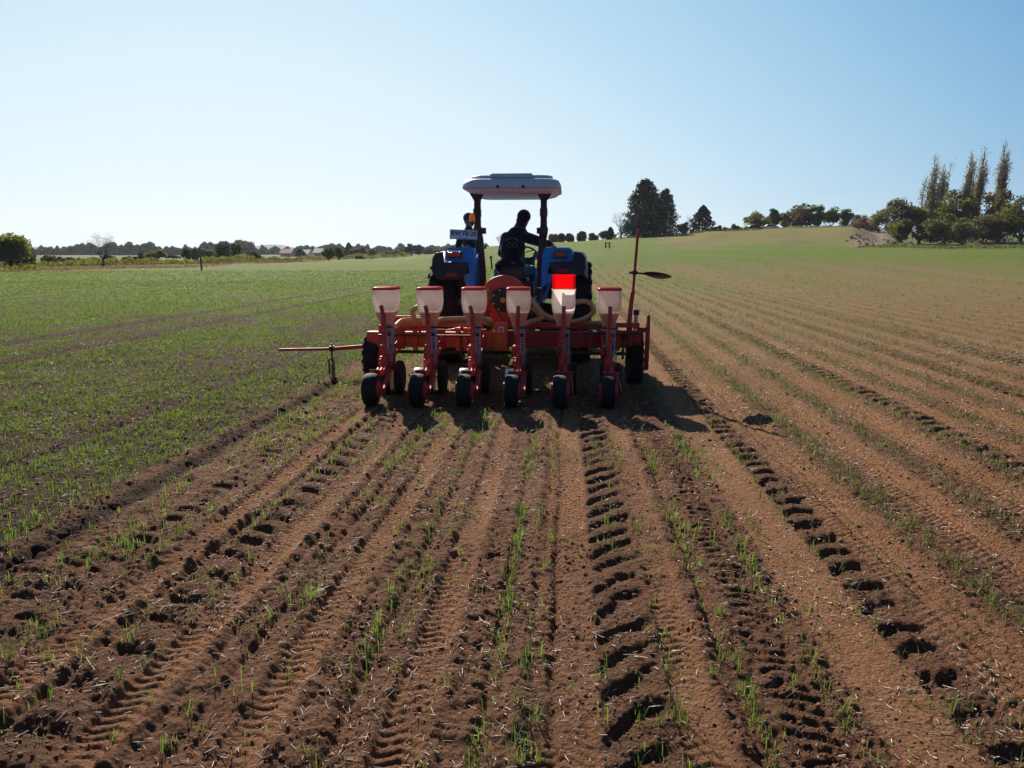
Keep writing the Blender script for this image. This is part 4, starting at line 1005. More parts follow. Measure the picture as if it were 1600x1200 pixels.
    mb = MB(); mb.tube([(.868, PY - .1, .74), (.872, PY - .1, .93)], .024, 12); cyl = mb.build('hydraulic_cylinder', M_STEEL, t, smooth=40)
    mb = MB(); mb.lathe([(.036, .0), (.038, .01), (.038, .06), (.02, .07)], (.872, PY - .1, .925), 'Z', 14); mb.build('cylinder_head', M_BLACK, cyl, smooth=40)
    # lowered left marker arm
    mb = MB(); yy = PY + .30
    mb.bar((-2.45, yy, .46), (-2.78, yy, .44), .05, .055); mb.bar((-2.76, yy, .445), (-3.20, yy + .1, .395), .042, .05); mb.bar((-3.18, yy + .1, .397), (-3.98, yy + .12, .372), .034, .036)
    ma = mb.build('marker_arm', M_RED, t, bevel=.004)
    mb = MB(); x0 = -3.225; y2 = yy + .1
    mb.box((x0, y2, .40), (.055, .08, .075)); mb.tube([(x0, y2, .37), (x0 + .0, y2, .47)], .014, 8); mb.bar((x0, y2 - .01, .40), (x0 + .01, y2 - .03, .12), .022, .022); mb.bar((x0 - .045, y2 - .01, .26), (x0 - .035, y2 - .03, .04), .02, .02); mb.bar((x0 - .05, y2, .26), (x0, y2, .27), .02, .02)
    mb.build('disc_clamp', M_STEEL_D, ma, bevel=.003)
    mb = MB(); Rd = Matrix.Rotation(R(101), 3, 'Z') @ Matrix.Rotation(R(90), 3, 'X')
    dc = Vector((x0 + .03, y2 - .05, .11)); rings = []
    for r_, z_ in ((.02, -.03), (.09, -.025), (.158, -.002), (.16, .002), (.09, -.018), (.02, -.023)):
        rings.append([dc + Rd @ Vector((r_ * math.cos(q), r_ * math.sin(q), z_)) for q in [2 * math.pi * j / 32 for j in range(32)]])
    mb.loft(rings); mb.build('marker_disc', M_STEEL_D, ma, smooth=40)
    return t
planter = build_planter()

# ---- one row unit (local x = 0, y measured from the planter frame) then copies
HX = [-2.165, -1.635, -1.105, -.575, -.043, .490]
def row_unit(x, openlid, side):
    """mesh of the frame is the part; hopper, lid, meter, wheels are its sub-parts.  side: how far the unit is seen from its right or left"""
    y = 9.1
    base = Vector((x, y, 0))
    mb = MB()
    mb.box((x + .005, y - .17, .63), (.052, .045, .70)); mb.bar((x + .005, y - .17, .965), (x - .03 if side < 0 else x + .005, y - .13, 1.085), .045, .03, (0, 1, 0))
    mb.bar((x + .02, y - .10, .40), (x + .03, y - .42, .33), .05, .07); mb.box((x, y - .10, .34), (.10, .2, .12)); mb.box((x, y + .05, .42), (.09, .42, .14)); mb.box((x - .005, y - .17, .41), (.085, .10, .16))
    for sx in (-1, 1):
        mb.bar((x + sx * .05, y + .15, .45), (x + sx * .05, y + .70, .55), .012, .05); mb.bar((x + sx * .05, y + .15, .56), (x + sx * .05, y + .70, .66), .012, .05)
    mb.box((x, y + .70, .60), (.14, .05, .26)); mb.box((x + .0, y + .14, .50), (.13, .05, .2))
    mb.bar((x - .055, y - .25, .34), (x - .02, y - .62, .30), .02, .05); mb.bar((x + .10, y - .30, .30), (x + .115, y - .72, .17), .018, .06); mb.box((x + .04, y - .33, .33), (.16, .04, .04))
    mb.tube([(x - .02, y - .21, .46), (x - .02, y - .33, .46)], .013, 8)
    ru = mb.build('row_unit', M_RED, planter, bevel=.004, loc=base)
    tag(ru)
    mb = MB(); pts_ = []
    for q in range(73):
        a_ = q / 72 * 12 * math.pi; pts_.append((x + .075 + .018 * math.cos(a_), y - .06 - .0015 * q, .56 - .0022 * q + .018 * math.sin(a_)))
    mb.tube(pts_, .004, 5); mb.build('down_pressure_spring', M_STEEL, ru, loc=base)
    mb = MB(); mb.box((x - .05, y + .02, .56), (.03, .22, .10)); mb.lathe([(.06, -.01), (.06, .01)], (x - .075, y + .05, .50), 'X', 16); mb.tube([(x - .06, y - .19, .40), (x + .075, y - .19, .40)], .011, 6); mb.tube([(x - .05, y - .19, .345), (x + .06, y - .19, .345)], .010, 6)
    mb.box((x + .06, y - .02, .36), (.02, .26, .12)); mb.build('unit_bracket', M_REDD, ru, loc=base, bevel=.003)
    for zb_ in (.63, .80): MB().tube([(x + .01, y - .19, zb_), (x + .01, y - .203, zb_)], .009, 6).build('bolt', M_STEEL, ru, loc=base)
    # hopper
    mb = MB(); rings = []
    def sq(hw, hd_, z, cy_, rad, cx_=0):
        pts = []
        for qx, qy, a0 in ((1, 1, 0), (-1, 1, 90), (-1, -1, 180), (1, -1, 270)):
            for i in range(5):
                a = R(a0 + 90 * i / 4); pts.append((x + cx_ + qx * (hw - rad) + rad * math.cos(a), y + cy_ + qy * (hd_ - rad) + rad * math.sin(a), z))
        return pts
    for hw, hd_, z, cy_, rad in ((.072, .06, .845, .0, .025), (.080, .07, .89, .0, .03), (.096, .09, .935, .0, .035), (.114, .12, .98, .01, .045), (.129, .15, 1.03, .02, .055), (.137, .170, 1.085, .03, .055), (.139, .178, 1.14, .03, .05), (.136, .178, 1.21, .03, .045), (.133, .175, 1.275, .03, .04)):
        rings.append(sq(hw, hd_, z, cy_, rad))
    mb.loft(rings, cap=False)
    ho = mb.build('hopper', M_HOP, ru, smooth=50, loc=base)
    sd = MB(); sd.loft([sq(hw * .94, hd_ * .94, z, cy_, rad * .9) for hw, hd_, z, cy_, rad in ((.072, .06, .85, .0, .025), (.080, .07, .89, .0, .03), (.096, .09, .935, .0, .035), (.114, .12, .98, .01, .045), (.125, .14, 1.01, .02, .055))]); sd.build('seed', M_SEED, ru, smooth=50, loc=base)
    # lid
    mb = MB()
    if openlid:
        prof = [sq(.139, .03, z, -.135, .02) for z in (1.285, 1.44)]
        mb.loft([sq(.130, .012, 1.272, .16, .01), sq(.139, .014, 1.30, .165, .012), sq(.139, .014, 1.43, .17, .012), sq(.132, .010, 1.445, .172, .009)])
        mb.loft([sq(.012, .03, 1.275, .14, .01, -.125), sq(.012, .03, 1.44, .15, .01, -.125)]); mb.loft([sq(.012, .03, 1.275, .14, .01, .125), sq(.012, .03, 1.44, .15, .01, .125)])
        ld = mb.build('hopper_lid', M_LIDO, ru, smooth=50, loc=base); ld['label'] = 'bright red hopper lid standing open'
        mb = MB(); mb.loft([sq(.143, .182, 1.268, .03, .04), sq(.143, .182, 1.278, .03, .04)], cap=False); mb.build('hopper_rim', M_HOP, ru, loc=base)
    else:
        mb.loft([sq(.137, .179, 1.266, .03, .045), sq(.141, .183, 1.270, .03, .045), sq(.141, .183, 1.284, .03, .045), sq(.132, .172, 1.297, .03, .045), sq(.10, .13, 1.302, .03, .04)])
        ld = mb.build('hopper_lid', M_LID, ru, smooth=50, loc=base)
    # seed meter
    mb = MB(); mb.loft([sq(.052, .05, z, cy_, .015, .025) for z, cy_ in ((.50, -.01), (.56, -.02), (.845, -.02))]); mb.lathe([(.13, -.03), (.14, -.02), (.14, .02), (.13, .03)], (x + .02, y + .09, .66), 'X', 28)
    me_ = mb.build('seed_meter', M_GREYM, ru, bevel=.006, loc=base)
    mb = MB(); mb.box((x + .03, y - .068, .825), (.115, .02, .016)); mb.box((x + .045, y - .072, .74), (.040, .006, .045)); mb.box((x + .045, y - .072, .69), (.030, .006, .012)); mb.box((x + .045, y - .072, .66), (.022, .006, .012)); mb.tube([(x + .045, y - .074, .64), (x + .06, y - .078, .60), (x + .045, y - .075, .56)], .006, 6); mb.build('meter_fittings', M_INK, ru, loc=base)
    # press wheel (rear) and gauge wheels (front)
    yr = y - .70
    mb = MB(); cx_ = x - .030
    mb.lathe([(.06, -.06), (.14, -.074), (.17, -.070), (.183, -.045), (.187, -.02), (.187, .02), (.183, .045), (.17, .070), (.14, .074), (.06, .06)], (cx_, yr, .178), 'X', 36)
    pw = mb.build('press_wheel', M_RUBBER2, ru, smooth=50, loc=base)
    mb = MB(); mb.lathe([(.10, .072), (.10, .095), (.03, .10), (.03, .12)], (cx_, yr, .178), 'X', 24); mb.lathe([(.03, -.10), (.10, -.095), (.10, -.072)], (cx_, yr, .178), 'X', 24)
    mb.bar((cx_ + .11, yr + .02, .15), (cx_ + .11, y - .32, .30), .014, .07); mb.bar((cx_ - .0, yr + .24, .30), (cx_ + .0, yr + .15, .38), .11, .015); mb.build('wheel_fork', M_RED, ru, bevel=.003, loc=base)
    for sx in (-1, 1):
        mb = MB(); mb.lathe([(.06, -.035), (.18, -.04), (.20, -.03), (.205, 0), (.20, .03), (.18, .04), (.06, .035)], (x + sx * .085 + .04, y + .10, .195), 'X', 32); mb.build('gauge_wheel', M_RUBBER, ru, smooth=40, loc=base)
    mb = MB()
    for sx in (-1, 1):
        Rz = Matrix.Rotation(R(sx * 5), 3, 'Z'); rings = []
        for r_, h_ in ((.17, -.002), (.17, .002)):
            rings.append([Vector((x + sx * .018, y + .12, .14)) + Rz @ Vector((h_, r_ * math.cos(q), r_ * math.sin(q))) for q in [2 * math.pi * j / 32 for j in range(32)]])
        mb.loft(rings)
    mb.build('opener_discs', M_STEEL, ru, loc=base)
    return ru
protos = {}
for i, x in enumerate(HX):
    side = -1 if i < 3 else 1
    if i == 4: row_unit(x, True, side); continue
    if side not in protos:
        protos[side] = row_unit(x, False, side); continue
    src = protos[side]; c = src.copy(); col.objects.link(c); c.parent = planter
    c.location = Vector((x, 9.1, 0)) - Vector((PX, PY, 0))
    for ch in src.children:
        d = ch.copy(); col.objects.link(d); d.parent = c; d.location = ch.location
# dusty white curved scraper shields beside three of the press wheels
for i in (1, 2, 3):
    x = HX[i]; mb = MB(); pts = []
    for k in range(11):
        a = R(10 + k * 15); pts.append(a)
    mb.loft([[(x - .075 + dx, 8.72 + .115 * math.cos(a) * s_, .26 + .125 * math.sin(a) * s_) for dx, s_ in ((-.05, .93), (-.035, 1), (.035, 1), (.05, .93), (.035, .9), (-.035, .9))] for a in pts])
    mb.build('mud_shield', M_WHITE, planter, smooth=50)
#PART3
# ------------------------------------------------------------------ trees
def leafmat(name, d, t): return translucent(name, d, t, .42, .0, .5, .40, .9)
L_DARK = leafmat('conifer_needles', (.016, .026, .015), (.022, .040, .014))
L_GREEN = leafmat('green_leaves', (.050, .080, .022), (.14, .21, .035))
L_OLIVE = leafmat('olive_leaves', (.085, .100, .030), (.24, .25, .05))
L_YEL = leafmat('yellow_green_leaves', (.10, .105, .025), (.24, .22, .04))
L_BLUE = leafmat('blue_green_leaves', (.026, .044, .030), (.04, .07, .035))
L_RUST = leafmat('russet_leaves', (.18, .11, .065), (.36, .22, .10))
L_PINK = leafmat('pale_twigs', (.20, .15, .125), (.20, .15, .11))
L_BROWN = leafmat('brown_leaves', (.090, .080, .045), (.20, .17, .07))
L_GREY = leafmat('grey_green_leaves', (.095, .105, .055), (.20, .22, .08))
BARK = paint('bark', (.060, .048, .038), .9, .2, 0, (.12, .10, .08), 3, bump=.1)
BARKP = paint('pale_bark', (.17, .145, .12), .9, .2, 0, (.12, .10, .08), 3, bump=.1)

def leaf_quads(C, size, rg, flat=0.0):
    N = len(C)
    a = rg.normal(size=(N, 3)); a /= np.linalg.norm(a, axis=1)[:, None]
    b = rg.normal(size=(N, 3)); b -= (b * a).sum(1)[:, None] * a; b /= np.linalg.norm(b, axis=1)[:, None]
    s = size * rg.uniform(.5, 1.3, N)[:, None]; e = rg.uniform(.5, 1.0, N)[:, None]
    P = np.stack([C + a * s, C + b * s * e, C - a * s * .8, C - b * s * e * .9], 1).reshape(-1, 3)
    return P, np.arange(N * 4).reshape(N, 4)
def limb(mb, p, d, L, r, depth, rg, spread=.6, up=.25, tips=None, seg=5, n=2):
    p = Vector(p); d = Vector(d).normalized(); pts = [p]; rs = [r]
    for k in range(3):
        d = (d + Vector(rg.normal(0, .10, 3)) + Vector((0, 0, up * .15))).normalized(); pts.append(pts[-1] + d * L / 3); rs.append(r * (1 - .2 * (k + 1)))
    mb.tube(pts, rs, seg, False)
    if tips is not None: tips += [pts[2], pts[3]]
    if depth > 0:
        for _ in range(n + (1 if depth > 1 else 0)):
            q = pts[2] if rg.random() < .4 else pts[3]
            nd = (d + Vector(rg.normal(0, spread, 3)) + Vector((0, 0, up))).normalized()
            limb(mb, q, nd, L * rg.uniform(.55, .8), rs[-1] * .75, depth - 1, rg, spread, up, tips, 4, n)
TREES = 0
def tree(kind, px, base, top, W, D, mat, label, name='broadleaf_tree', cat='tree', group=None, dens=1., bark=None):
    """W: crown width in photo pixels; base/top: photo rows of foot and top"""
    global TREES
    TREES += 1
    rg = np.random.default_rng(1000 + TREES)
    f = PT(px, 395, D); z0 = gz(f.x, f.y)
    foot = Vector((f.x, f.y, z0 - .15))
    H = PT(px, top, D).z - z0; w = W / FPX * D * .5
    H = max(H * (1.22 if px < 720 else 1.05), .8); w *= 1.05 if kind == 'poplar' else 1.18 if px < 720 or px > 1200 else 1.0
    scale_px = D / 768.0
    root = empty(name, foot); tag(root, label, cat, group)
    mb = MB(); C = []; bark = bark or BARK
    if kind in ('round', 'bush', 'umbrella'):
        trunk_h = {'round': .07, 'bush': .03, 'umbrella': .26}[kind] * H
        r0 = max(.10, .045 * H) if kind != 'bush' else .08
        mb.tube([foot, foot + Vector((0, 0, trunk_h * .6)), foot + Vector((rg.normal(0, .1), 0, trunk_h + .12 * H))], [r0 * 1.3, r0, r0 * .75], 8, False)
        top_p = foot + Vector((0, 0, trunk_h)); tips = []
        for k in range(7):
            a = k * 2.4 + rg.random(); el_ = rg.uniform(.3, 1.1)
            limb(mb, top_p - Vector((0, 0, trunk_h * .15)), (math.cos(a) * math.cos(el_) * w / H * 1.6, math.sin(a) * math.cos(el_) * w / H * 1.6, math.sin(el_)), H * .30, r0 * .5, 1, rg, .5, .2, tips)
        nb = int(16 + 14 * rg.random()) if kind != 'bush' else 16
        cz = (trunk_h + H) / 2; hz = (H - trunk_h) / 2
        for _ in range(nb):
            v = rg.normal(size=3); v /= np.linalg.norm(v); rr_ = rg.uniform(.25, .82)
            if kind == 'umbrella': v[2] = abs(v[2]) * .6
            c = np.array([v[0] * w * rr_, v[1] * w * rr_, cz + v[2] * hz * rr_ * (1.0 if v[2] > 0 else .95)])
            br = rg.uniform(.28, .46) * min(w, hz * 1.2)
            n = int(150 * dens); q = rg.normal(size=(n, 3)); q /= np.linalg.norm(q, axis=1)[:, None]; q *= (rg.random((n, 1)) ** .45) * br * np.array([1.1, 1.1, .8])
            C.append(c + q)
        if kind == 'bush':
            n = 700; q = rg.normal(size=(n, 3)); q /= np.linalg.norm(q, axis=1)[:, None]; q *= (rg.random((n, 1)) ** .4) * np.array([w * .95, w * .95, H * .42]); q[:, 2] += H * .42; C.append(q)
        C = np.concatenate(C); C[:, 2] = np.clip(C[:, 2], .05 * H, H * 1.02)
        size = max(scale_px * .8, .055 * w + .05)
    elif kind == 'cone':
        mb.tube([foot, foot + Vector((0, 0, H * .5)), foot + Vector((0, 0, H * .95))], [.035 * H, .022 * H, .004 * H], 7, False)
        n = int(4500 * dens); t = rg.random(n) ** .8
        prof = np.interp(t, [0, .08, .25, .5, .75, .92, 1], [.75, .95, 1., .85, .55, .28, .03])
        a = rg.uniform(0, 2 * math.pi, n); lobes = 1 + .16 * np.sin(a * 3 + t * 9) + .13 * np.sin(t * 34 + a)
        r_ = w * prof * lobes * rg.random(n) ** .35
        C = np.stack([r_ * np.cos(a), r_ * np.sin(a), H * (.03 + .97 * t) - r_ * .12], 1); size = max(scale_px * .8, .05 * w + .06)
    elif kind == 'cedar':
        mb.tube([foot, foot + Vector((0, 0, H * .5)), foot + Vector((.1, 0, H * .97))], [.04 * H, .028 * H, .005 * H], 8, False)
        for k in range(64):
            t = .04 + .93 * (k / 64) ** .95; a = k * 2.399 + rg.normal(0, .2)
            L = w * float(np.interp(t, [0, .1, .3, .55, .8, .93, 1], [.92, 1.0, 1., .72, .46, .26, .08])) * rg.uniform(.75, 1.12)
            zz = H * t; e = Vector((math.cos(a) * L, math.sin(a) * L, zz - L * .08 + .0))
            mb.tube([foot + Vector((0, 0, zz)), foot + Vector((e.x * .6, e.y * .6, zz + L * .05)), foot + e], [.006 * H, .004 * H, .001 * H], 4, False)
            n = int(150 * dens + 40); u = rg.random(n) ** .6
            wd_ = L * .34 * (1.1 - u * .5)
            C.append(np.stack([e.x * u + rg.normal(0, 1, n) * wd_ * .6, e.y * u + rg.normal(0, 1, n) * wd_ * .6, zz - L * .08 * u ** 2 + rg.normal(0, .022 * H, n)], 1))
        C = np.concatenate(C); size = max(scale_px * .75, .045 * w)
    elif kind == 'poplar':
        tips = []
        lean = rg.normal(0, .01) + .03
        for k in range(13):
            x = rg.normal(0, w * .42); y = rg.normal(0, w * .42); h = H * rg.uniform(.55, .95) if k else H
            pts = [foot + Vector((x * .2, y * .2, H * .05))]
            for j in range(1, 6):
                u = j / 5; pts.append(foot + Vector((x * min(1, u * 2) * (1.15 - u * .3) + lean * u * u * H + rg.normal(0, .05), y * min(1, u * 2), H * .05 + (h - H * .05) * u)))
            mb.tube(pts, [.0085 * H * (1 - .92 * j / 5) + .015 for j in range(6)], 5, False)
            for j in range(int(34)):
                u = rg.uniform(.15, .97); i = min(4, int(u * 5)); q = pts[i].lerp(pts[i + 1], u * 5 - i)
                dd = Vector((rg.normal(0, .25), rg.normal(0, .25), 1)).normalized(); L = H * .09 * rg.uniform(.5, 1.2)
                mb.tube([q, q + dd * L], [.03, .012], 3, False); tips.append(np.array((q + dd * L * .7) - foot)); tips.append(np.array((q + dd * L) - foot))
        T = np.array(tips); k = rg.random(len(T)) < np.interp(T[:, 2] / H, [0, .3, .7, 1], [.9, .7, .5, .25]) * dens
        T = T[k]; C = np.repeat(T, 15, 0) + rg.normal(0, .24, (len(T) * 15, 3)) * np.array([1, 1, 2.2]); size = max(.14, scale_px * .65)
    elif kind == 'bare':
        tips = []; r0 = .032 * H
        mb.tube([foot, foot + Vector((0, 0, H * .15)), foot + Vector((0, 0, H * .28))], [r0 * 1.3, r0, r0 * .8], 7, False)
        for k in range(8):
            a = k * 2.4; el_ = rg.uniform(.6, 1.35)
            limb(mb, foot + Vector((0, 0, H * (.18 + .03 * (k % 4)))), (math.cos(a) * math.cos(el_) * w / H * 2, math.sin(a) * math.cos(el_) * w / H * 2, math.sin(el_)), H * .33, max(r0 * .5, scale_px * .12), 3, rg, .42, .22, tips, n=2)
        T = np.array([np.array(q - foot) for q in tips]); C = np.repeat(T, 2, 0) + rg.normal(0, .035 * H, (len(T) * 2, 3)); size = max(scale_px * .30, .012 * H)
        C = C[rg.random(len(C)) < dens]
    P, F = leaf_quads(C, size, rg)
    me = np_mesh('crown', P, F, mat); cr = link('crown', me, (0, 0, 0), root)
    mb.build('trunk', bark, root, smooth=True)
    return root

# ---- left horizon
EVG = 'trees along the left horizon'
tree('round', 14, 422, 364, 62, 80, L_OLIVE, 'large bushy tree with olive and russet crown at the left edge of the photo')
tree('bush', -22, 422, 372, 46, 82, L_GREEN, 'green tree cut by the left edge of the photo beside the large olive tree')
tree('bush', 40, 420, 392, 26, 84, L_GREEN, 'small dark green shrub at the right foot of the large leftmost tree', 'shrub', 'shrub')
tree('round', 75, 418, 399, 24, 130, L_OLIVE, 'small olive round tree left of the orange bushes near the left edge')
tree('bush', 94, 418, 402, 18, 128, L_RUST, 'small russet bush, the smaller of the two orange ones at left', 'shrub', 'shrub')
tree('bush', 106, 418, 402, 14, 150, L_DARK, 'dark round bush between the two russet bushes at left', 'shrub', 'shrub')
tree('bush', 122, 418, 403, 27, 126, L_RUST, 'wide russet orange bush left of the pale bare tree', 'shrub', 'shrub')
tree('bare', 160, 421, 372, 34, 100, L_PINK, 'pale bare tree with slim dark trunk standing alone at the left field edge', dens=.8)
tree('bush', 144, 416, 401, 20, 150, L_GREEN, 'dark green bush just left of the pale bare tree trunk', 'shrub', 'shrub')
tree('round', 172, 418, 399, 20, 135, L_OLIVE, 'low olive tree just right of the pale bare tree')
tree('bush', 204, 414, 400, 26, 170, L_BLUE, 'low broad blue-green bush between the bare tree and the dark dome tree', 'shrub', 'shrub')
tree('bush', 226, 413, 394, 20, 160, L_BLUE, 'dark blue-green dome tree left of the taller olive dome tree')
tree('round', 243, 413, 391, 28, 155, L_OLIVE, 'olive dome tree touching the dark blue-green dome tree')
tree('round', 270, 412, 399, 26, 220, L_BLUE, 'hazy low tree between the olive dome tree and the black post')
tree('round', 291, 414, 386, 14, 140, L_GREEN, 'narrow green tree just left of the black post')
tree('bush', 304, 411, 389, 16, 190, L_BLUE, 'dark blue-green tree directly behind the black post')
tree('round', 324, 411, 390, 24, 185, L_OLIVE, 'rounded olive tree just right of the black post')
tree('bush', 343, 412, 397, 18, 180, L_GREEN, 'small green bush left of the pair of taller trees right of the post', 'shrub', 'shrub')
tree('round', 352, 411, 382, 26, 175, L_BLUE, 'tall hazy tree, left one of the pair right of the black post')
tree('round', 368, 412, 382, 18, 160, L_GREEN, 'tall green tree with visible trunk, right one of the pair right of the post')
tree('bare', 388, 413, 380, 18, 165, L_PINK, 'bare wispy tree above the dark bushes right of the tall pair', dens=.5)
tree('bush', 396, 413, 395, 24, 150, L_DARK, 'dark broad bush below the bare wispy tree')
tree('bush', 428, 410, 401, 16, 200, L_GREEN, 'low shrub in the pasture left of the red-roofed house', 'shrub', 'shrub')
tree('bush', 469, 403, 391, 15, 300, L_BLUE, 'dark round tree right of the red-roofed house')
tree('round', 513, 408, 388, 17, 180, L_GREEN, 'slim-trunked tree, left one of the two standing alone in the pasture')
tree('round', 529, 408, 387, 17, 175, L_OLIVE, 'dense tree, right one of the two standing alone in the pasture')
tree('cone', 545, 401, 383, 13, 310, L_BLUE, 'dark pointed tree behind the two lone pasture trees')
tree('round', 561, 402, 388, 24, 290, L_BROWN, 'brownish round tree just right of the dark pointed tree')
tree('bush', 562, 405, 400, 13, 200, L_DARK, 'small dark bush in the pasture below the brownish round tree', 'shrub', 'shrub')
for i, (px, tp, wd) in enumerate(((582, 391, 20), (598, 394, 17), (612, 393, 16), (626, 390, 18))):
    tree('round', px, 401, tp, wd, 300 + 8 * i, (L_OLIVE, L_GREEN, L_BROWN, L_OLIVE)[i], ('first', 'second', 'third', 'fourth')[i] + ' from the left of the low hazy trees left of the dark pair', group='low hazy tree row left of the dark pair')
tree('round', 642, 399, 381, 15, 290, L_BLUE, 'dark tree, the taller left one of the pair left of the tractor')
tree('round', 655, 399, 384, 13, 295, L_BLUE, 'dark tree, the lower right one of the pair left of the tractor')
for i, (px, tp, wd) in enumerate(((670, 390, 15), (684, 388, 15), (698, 388, 16), (714, 384, 20))):
    tree('bush', px, 398, tp, wd, 330 + 6 * i, (L_BLUE, L_GREEN, L_BLUE, L_BLUE)[i], ('first', 'second', 'third', 'fourth')[i] + ' from the left of the far trees behind the left tractor fender', group='far row behind the left tractor fender')
# ---- behind the tractor and on the rise
tree('bare', 783, 387, 366, 20, 230, L_PINK, 'bare grey tree seen through the roll bar left of the driver', dens=.6)
tree('bush', 757, 388, 380, 14, 240, L_GREEN, 'small green bush seen between the left roll bar post and the driver', 'shrub', 'shrub')
tree('bush', 864, 378, 364, 17, 205, L_RUST, 'pale russet bush beside the right roll bar post', 'shrub', 'shrub')
for i, (px, tp, wd, w_) in enumerate(((877, 362, 15, 'first'), (890, 362, 16, 'second'), (908, 359, 19, 'third'), (927, 364, 18, 'fourth'))):
    tree('bush', px, 377, tp, wd, 200, L_DARK if i != 3 else L_GREEN, w_ + ' from the left of the four dark round bushes right of the tractor', 'shrub', 'shrub', 'dark round bushes right of the tractor')
tree('round', 942, 376, 358, 13, 205, L_OLIVE, 'thin olive tree between the round bushes and the small dark cone')
tree('cone', 953, 376, 355, 16, 195, L_DARK, 'small dark cone-shaped tree left of the bare tree beside the tall conifers')
tree('bare', 970, 371, 332, 30, 190, L_PINK, 'pale leafless tree against the left side of the tall conifers', dens=.5, bark=BARKP)
tree('cedar', 1006, 372, 283, 74, 175, L_DARK, 'tallest dark conifer, left one of the big pair behind the marker arm', 'conifer_tree')
tree('cedar', 1037, 372, 297, 50, 178, L_DARK, 'slightly shorter dark conifer, right one of the big pair behind the marker arm', 'conifer_tree')
tree('bush', 1000, 372, 335, 56, 172, L_DARK, 'low dark foliage mass at the foot of the tall conifer pair', 'shrub', 'shrub')
tree('round', 1066, 367, 345, 18, 178, L_BROWN, 'small brownish tree between the tall conifers and the rounded dark conifer')
tree('bare', 1077, 366, 338, 18, 185, L_PINK, 'pale bare sapling left of the rounded dark conifer', dens=.5, bark=BARKP)
tree('cone', 1096, 366, 322, 38, 176, L_DARK, 'rounded dark conifer standing alone right of the tall pair', 'conifer_tree')
tree('bush', 1118, 364, 352, 20, 177, L_DARK, 'low dark shrub at the right foot of the lone rounded conifer', 'shrub', 'shrub')
for i, (px, tp, wd) in enumerate(((1133, 354, 16), (1148, 350, 18), (1160, 353, 14))):
    tree('bush', px, 363, tp, wd, 182, L_RUST if i != 1 else L_BROWN, ('leftmost low russet shrub on the hilltop', 'brown middle shrub of the low hilltop row', 'russet shrub touching the yellow-green dome tree')[i], 'shrub', 'shrub', 'russet shrubs on the hilltop')
tree('bush', 1181, 357, 331, 44, 190, L_YEL, 'yellow-green dome tree on top of the bare hill')
tree('round', 1206, 356, 324, 20, 192, L_GREEN, 'narrow green tree right of the yellow-green dome')
tree('round', 1225, 356, 332, 20, 196, L_OLIVE, 'small olive tree between the narrow green tree and the brown dome')
tree('bush', 1248, 356, 319, 56, 192, L_BROWN, 'widest brown-grey dome tree on top of the bare hill')
tree('round', 1273, 355, 316, 24, 188, L_GREEN, 'tallest green tree right of the wide brown dome')
tree('round', 1294, 355, 322, 32, 190, L_GREEN, 'broad dark green tree second right of the wide brown dome')
tree('round', 1318, 354, 326, 20, 192, L_GREY, 'upright grey-green tree near the right end of the hill')
tree('round', 1341, 354, 332, 24, 230, L_BROWN, 'greyish small tree above the dirt road')
tree('bush', 1338, 354, 341, 34, 215, L_PINK, 'pale pinkish hedge bush above the rubble bank', 'shrub', 'shrub')
tree('bush', 1358, 354, 343, 22, 220, L_RUST, 'pale russet hedge bush at the head of the dirt road', 'shrub', 'shrub')
tree('round', 1370, 354, 327, 28, 215, L_OLIVE, 'lone olive tree at the top of the dirt road')
tree('bush', 1388, 356, 346, 16, 225, L_BROWN, 'low brown bush right of the lone olive tree', 'shrub', 'shrub')
# ---- grove at the right
GD = 150
L_POP = leafmat('poplar_leaves', (.17, .15, .08), (.40, .33, .15))
tree('round', 1405, 377, 306, 54, GD, L_GREY, 'spreading dark tree at the left end of the right-hand grove', dens=.9)
tree('round', 1403, 377, 340, 34, GD - 4, L_OLIVE, 'small round tree with short dark trunk below the left end of the grove')
tree('round', 1434, 381, 318, 44, GD - 2, L_OLIVE, 'mid-height olive tree second from the left in the grove')
tree('poplar', 1448, 372, 252, 26, GD + 12, L_POP, 'leftmost tall thin poplar, widest of the poplars above the grove', 'poplar_tree', bark=BARKP)
tree('poplar', 1461, 372, 262, 16, GD + 16, L_POP, 'slender poplar just right of the leftmost poplar', 'poplar_tree', bark=BARKP, dens=.6)
tree('round', 1493, 378, 291, 56, GD + 4, L_OLIVE, 'wide brown-green tree between the left and middle poplars')
tree('poplar', 1503, 372, 245, 18, GD + 14, L_POP, 'thin poplar, left one of the middle pair', 'poplar_tree', bark=BARKP, dens=.7)
tree('poplar', 1516, 372, 238, 14, GD + 10, L_POP, 'tall thin poplar, right one of the middle pair', 'poplar_tree', bark=BARKP)
tree('poplar', 1552, 372, 229, 17, GD + 12, L_POP, 'tallest rightmost poplar rising behind the big brown tree', 'poplar_tree', bark=BARKP)
tree('round', 1557, 379, 287, 58, GD + 2, L_BROWN, 'big brown tree in front of the rightmost poplar')
tree('round', 1592, 380, 303, 40, GD + 6, L_OLIVE, 'spreading tree at the right edge of the photo in the grove')
tree('round', 1632, 380, 310, 44, GD + 6, L_OLIVE, 'olive tree just beyond the right end of the grove')
tree('bush', 1452, 381, 335, 36, GD - 2, L_BROWN, 'brown undergrowth bush filling the gap below the leftmost poplar', 'shrub', 'shrub')
tree('bush', 1474, 384, 332, 54, GD - 10, L_GREY, 'large grey-green bush in the left front of the grove', 'shrub', 'shrub')
tree('bush', 1502, 385, 340, 44, GD - 14, L_GREY, 'grey-green bush, second in the front row of the grove', 'shrub', 'shrub')
tree('bush', 1533, 383, 328, 52, GD - 6, L_BROWN, 'brown bushy tree in the middle of the grove front', 'shrub', 'shrub')
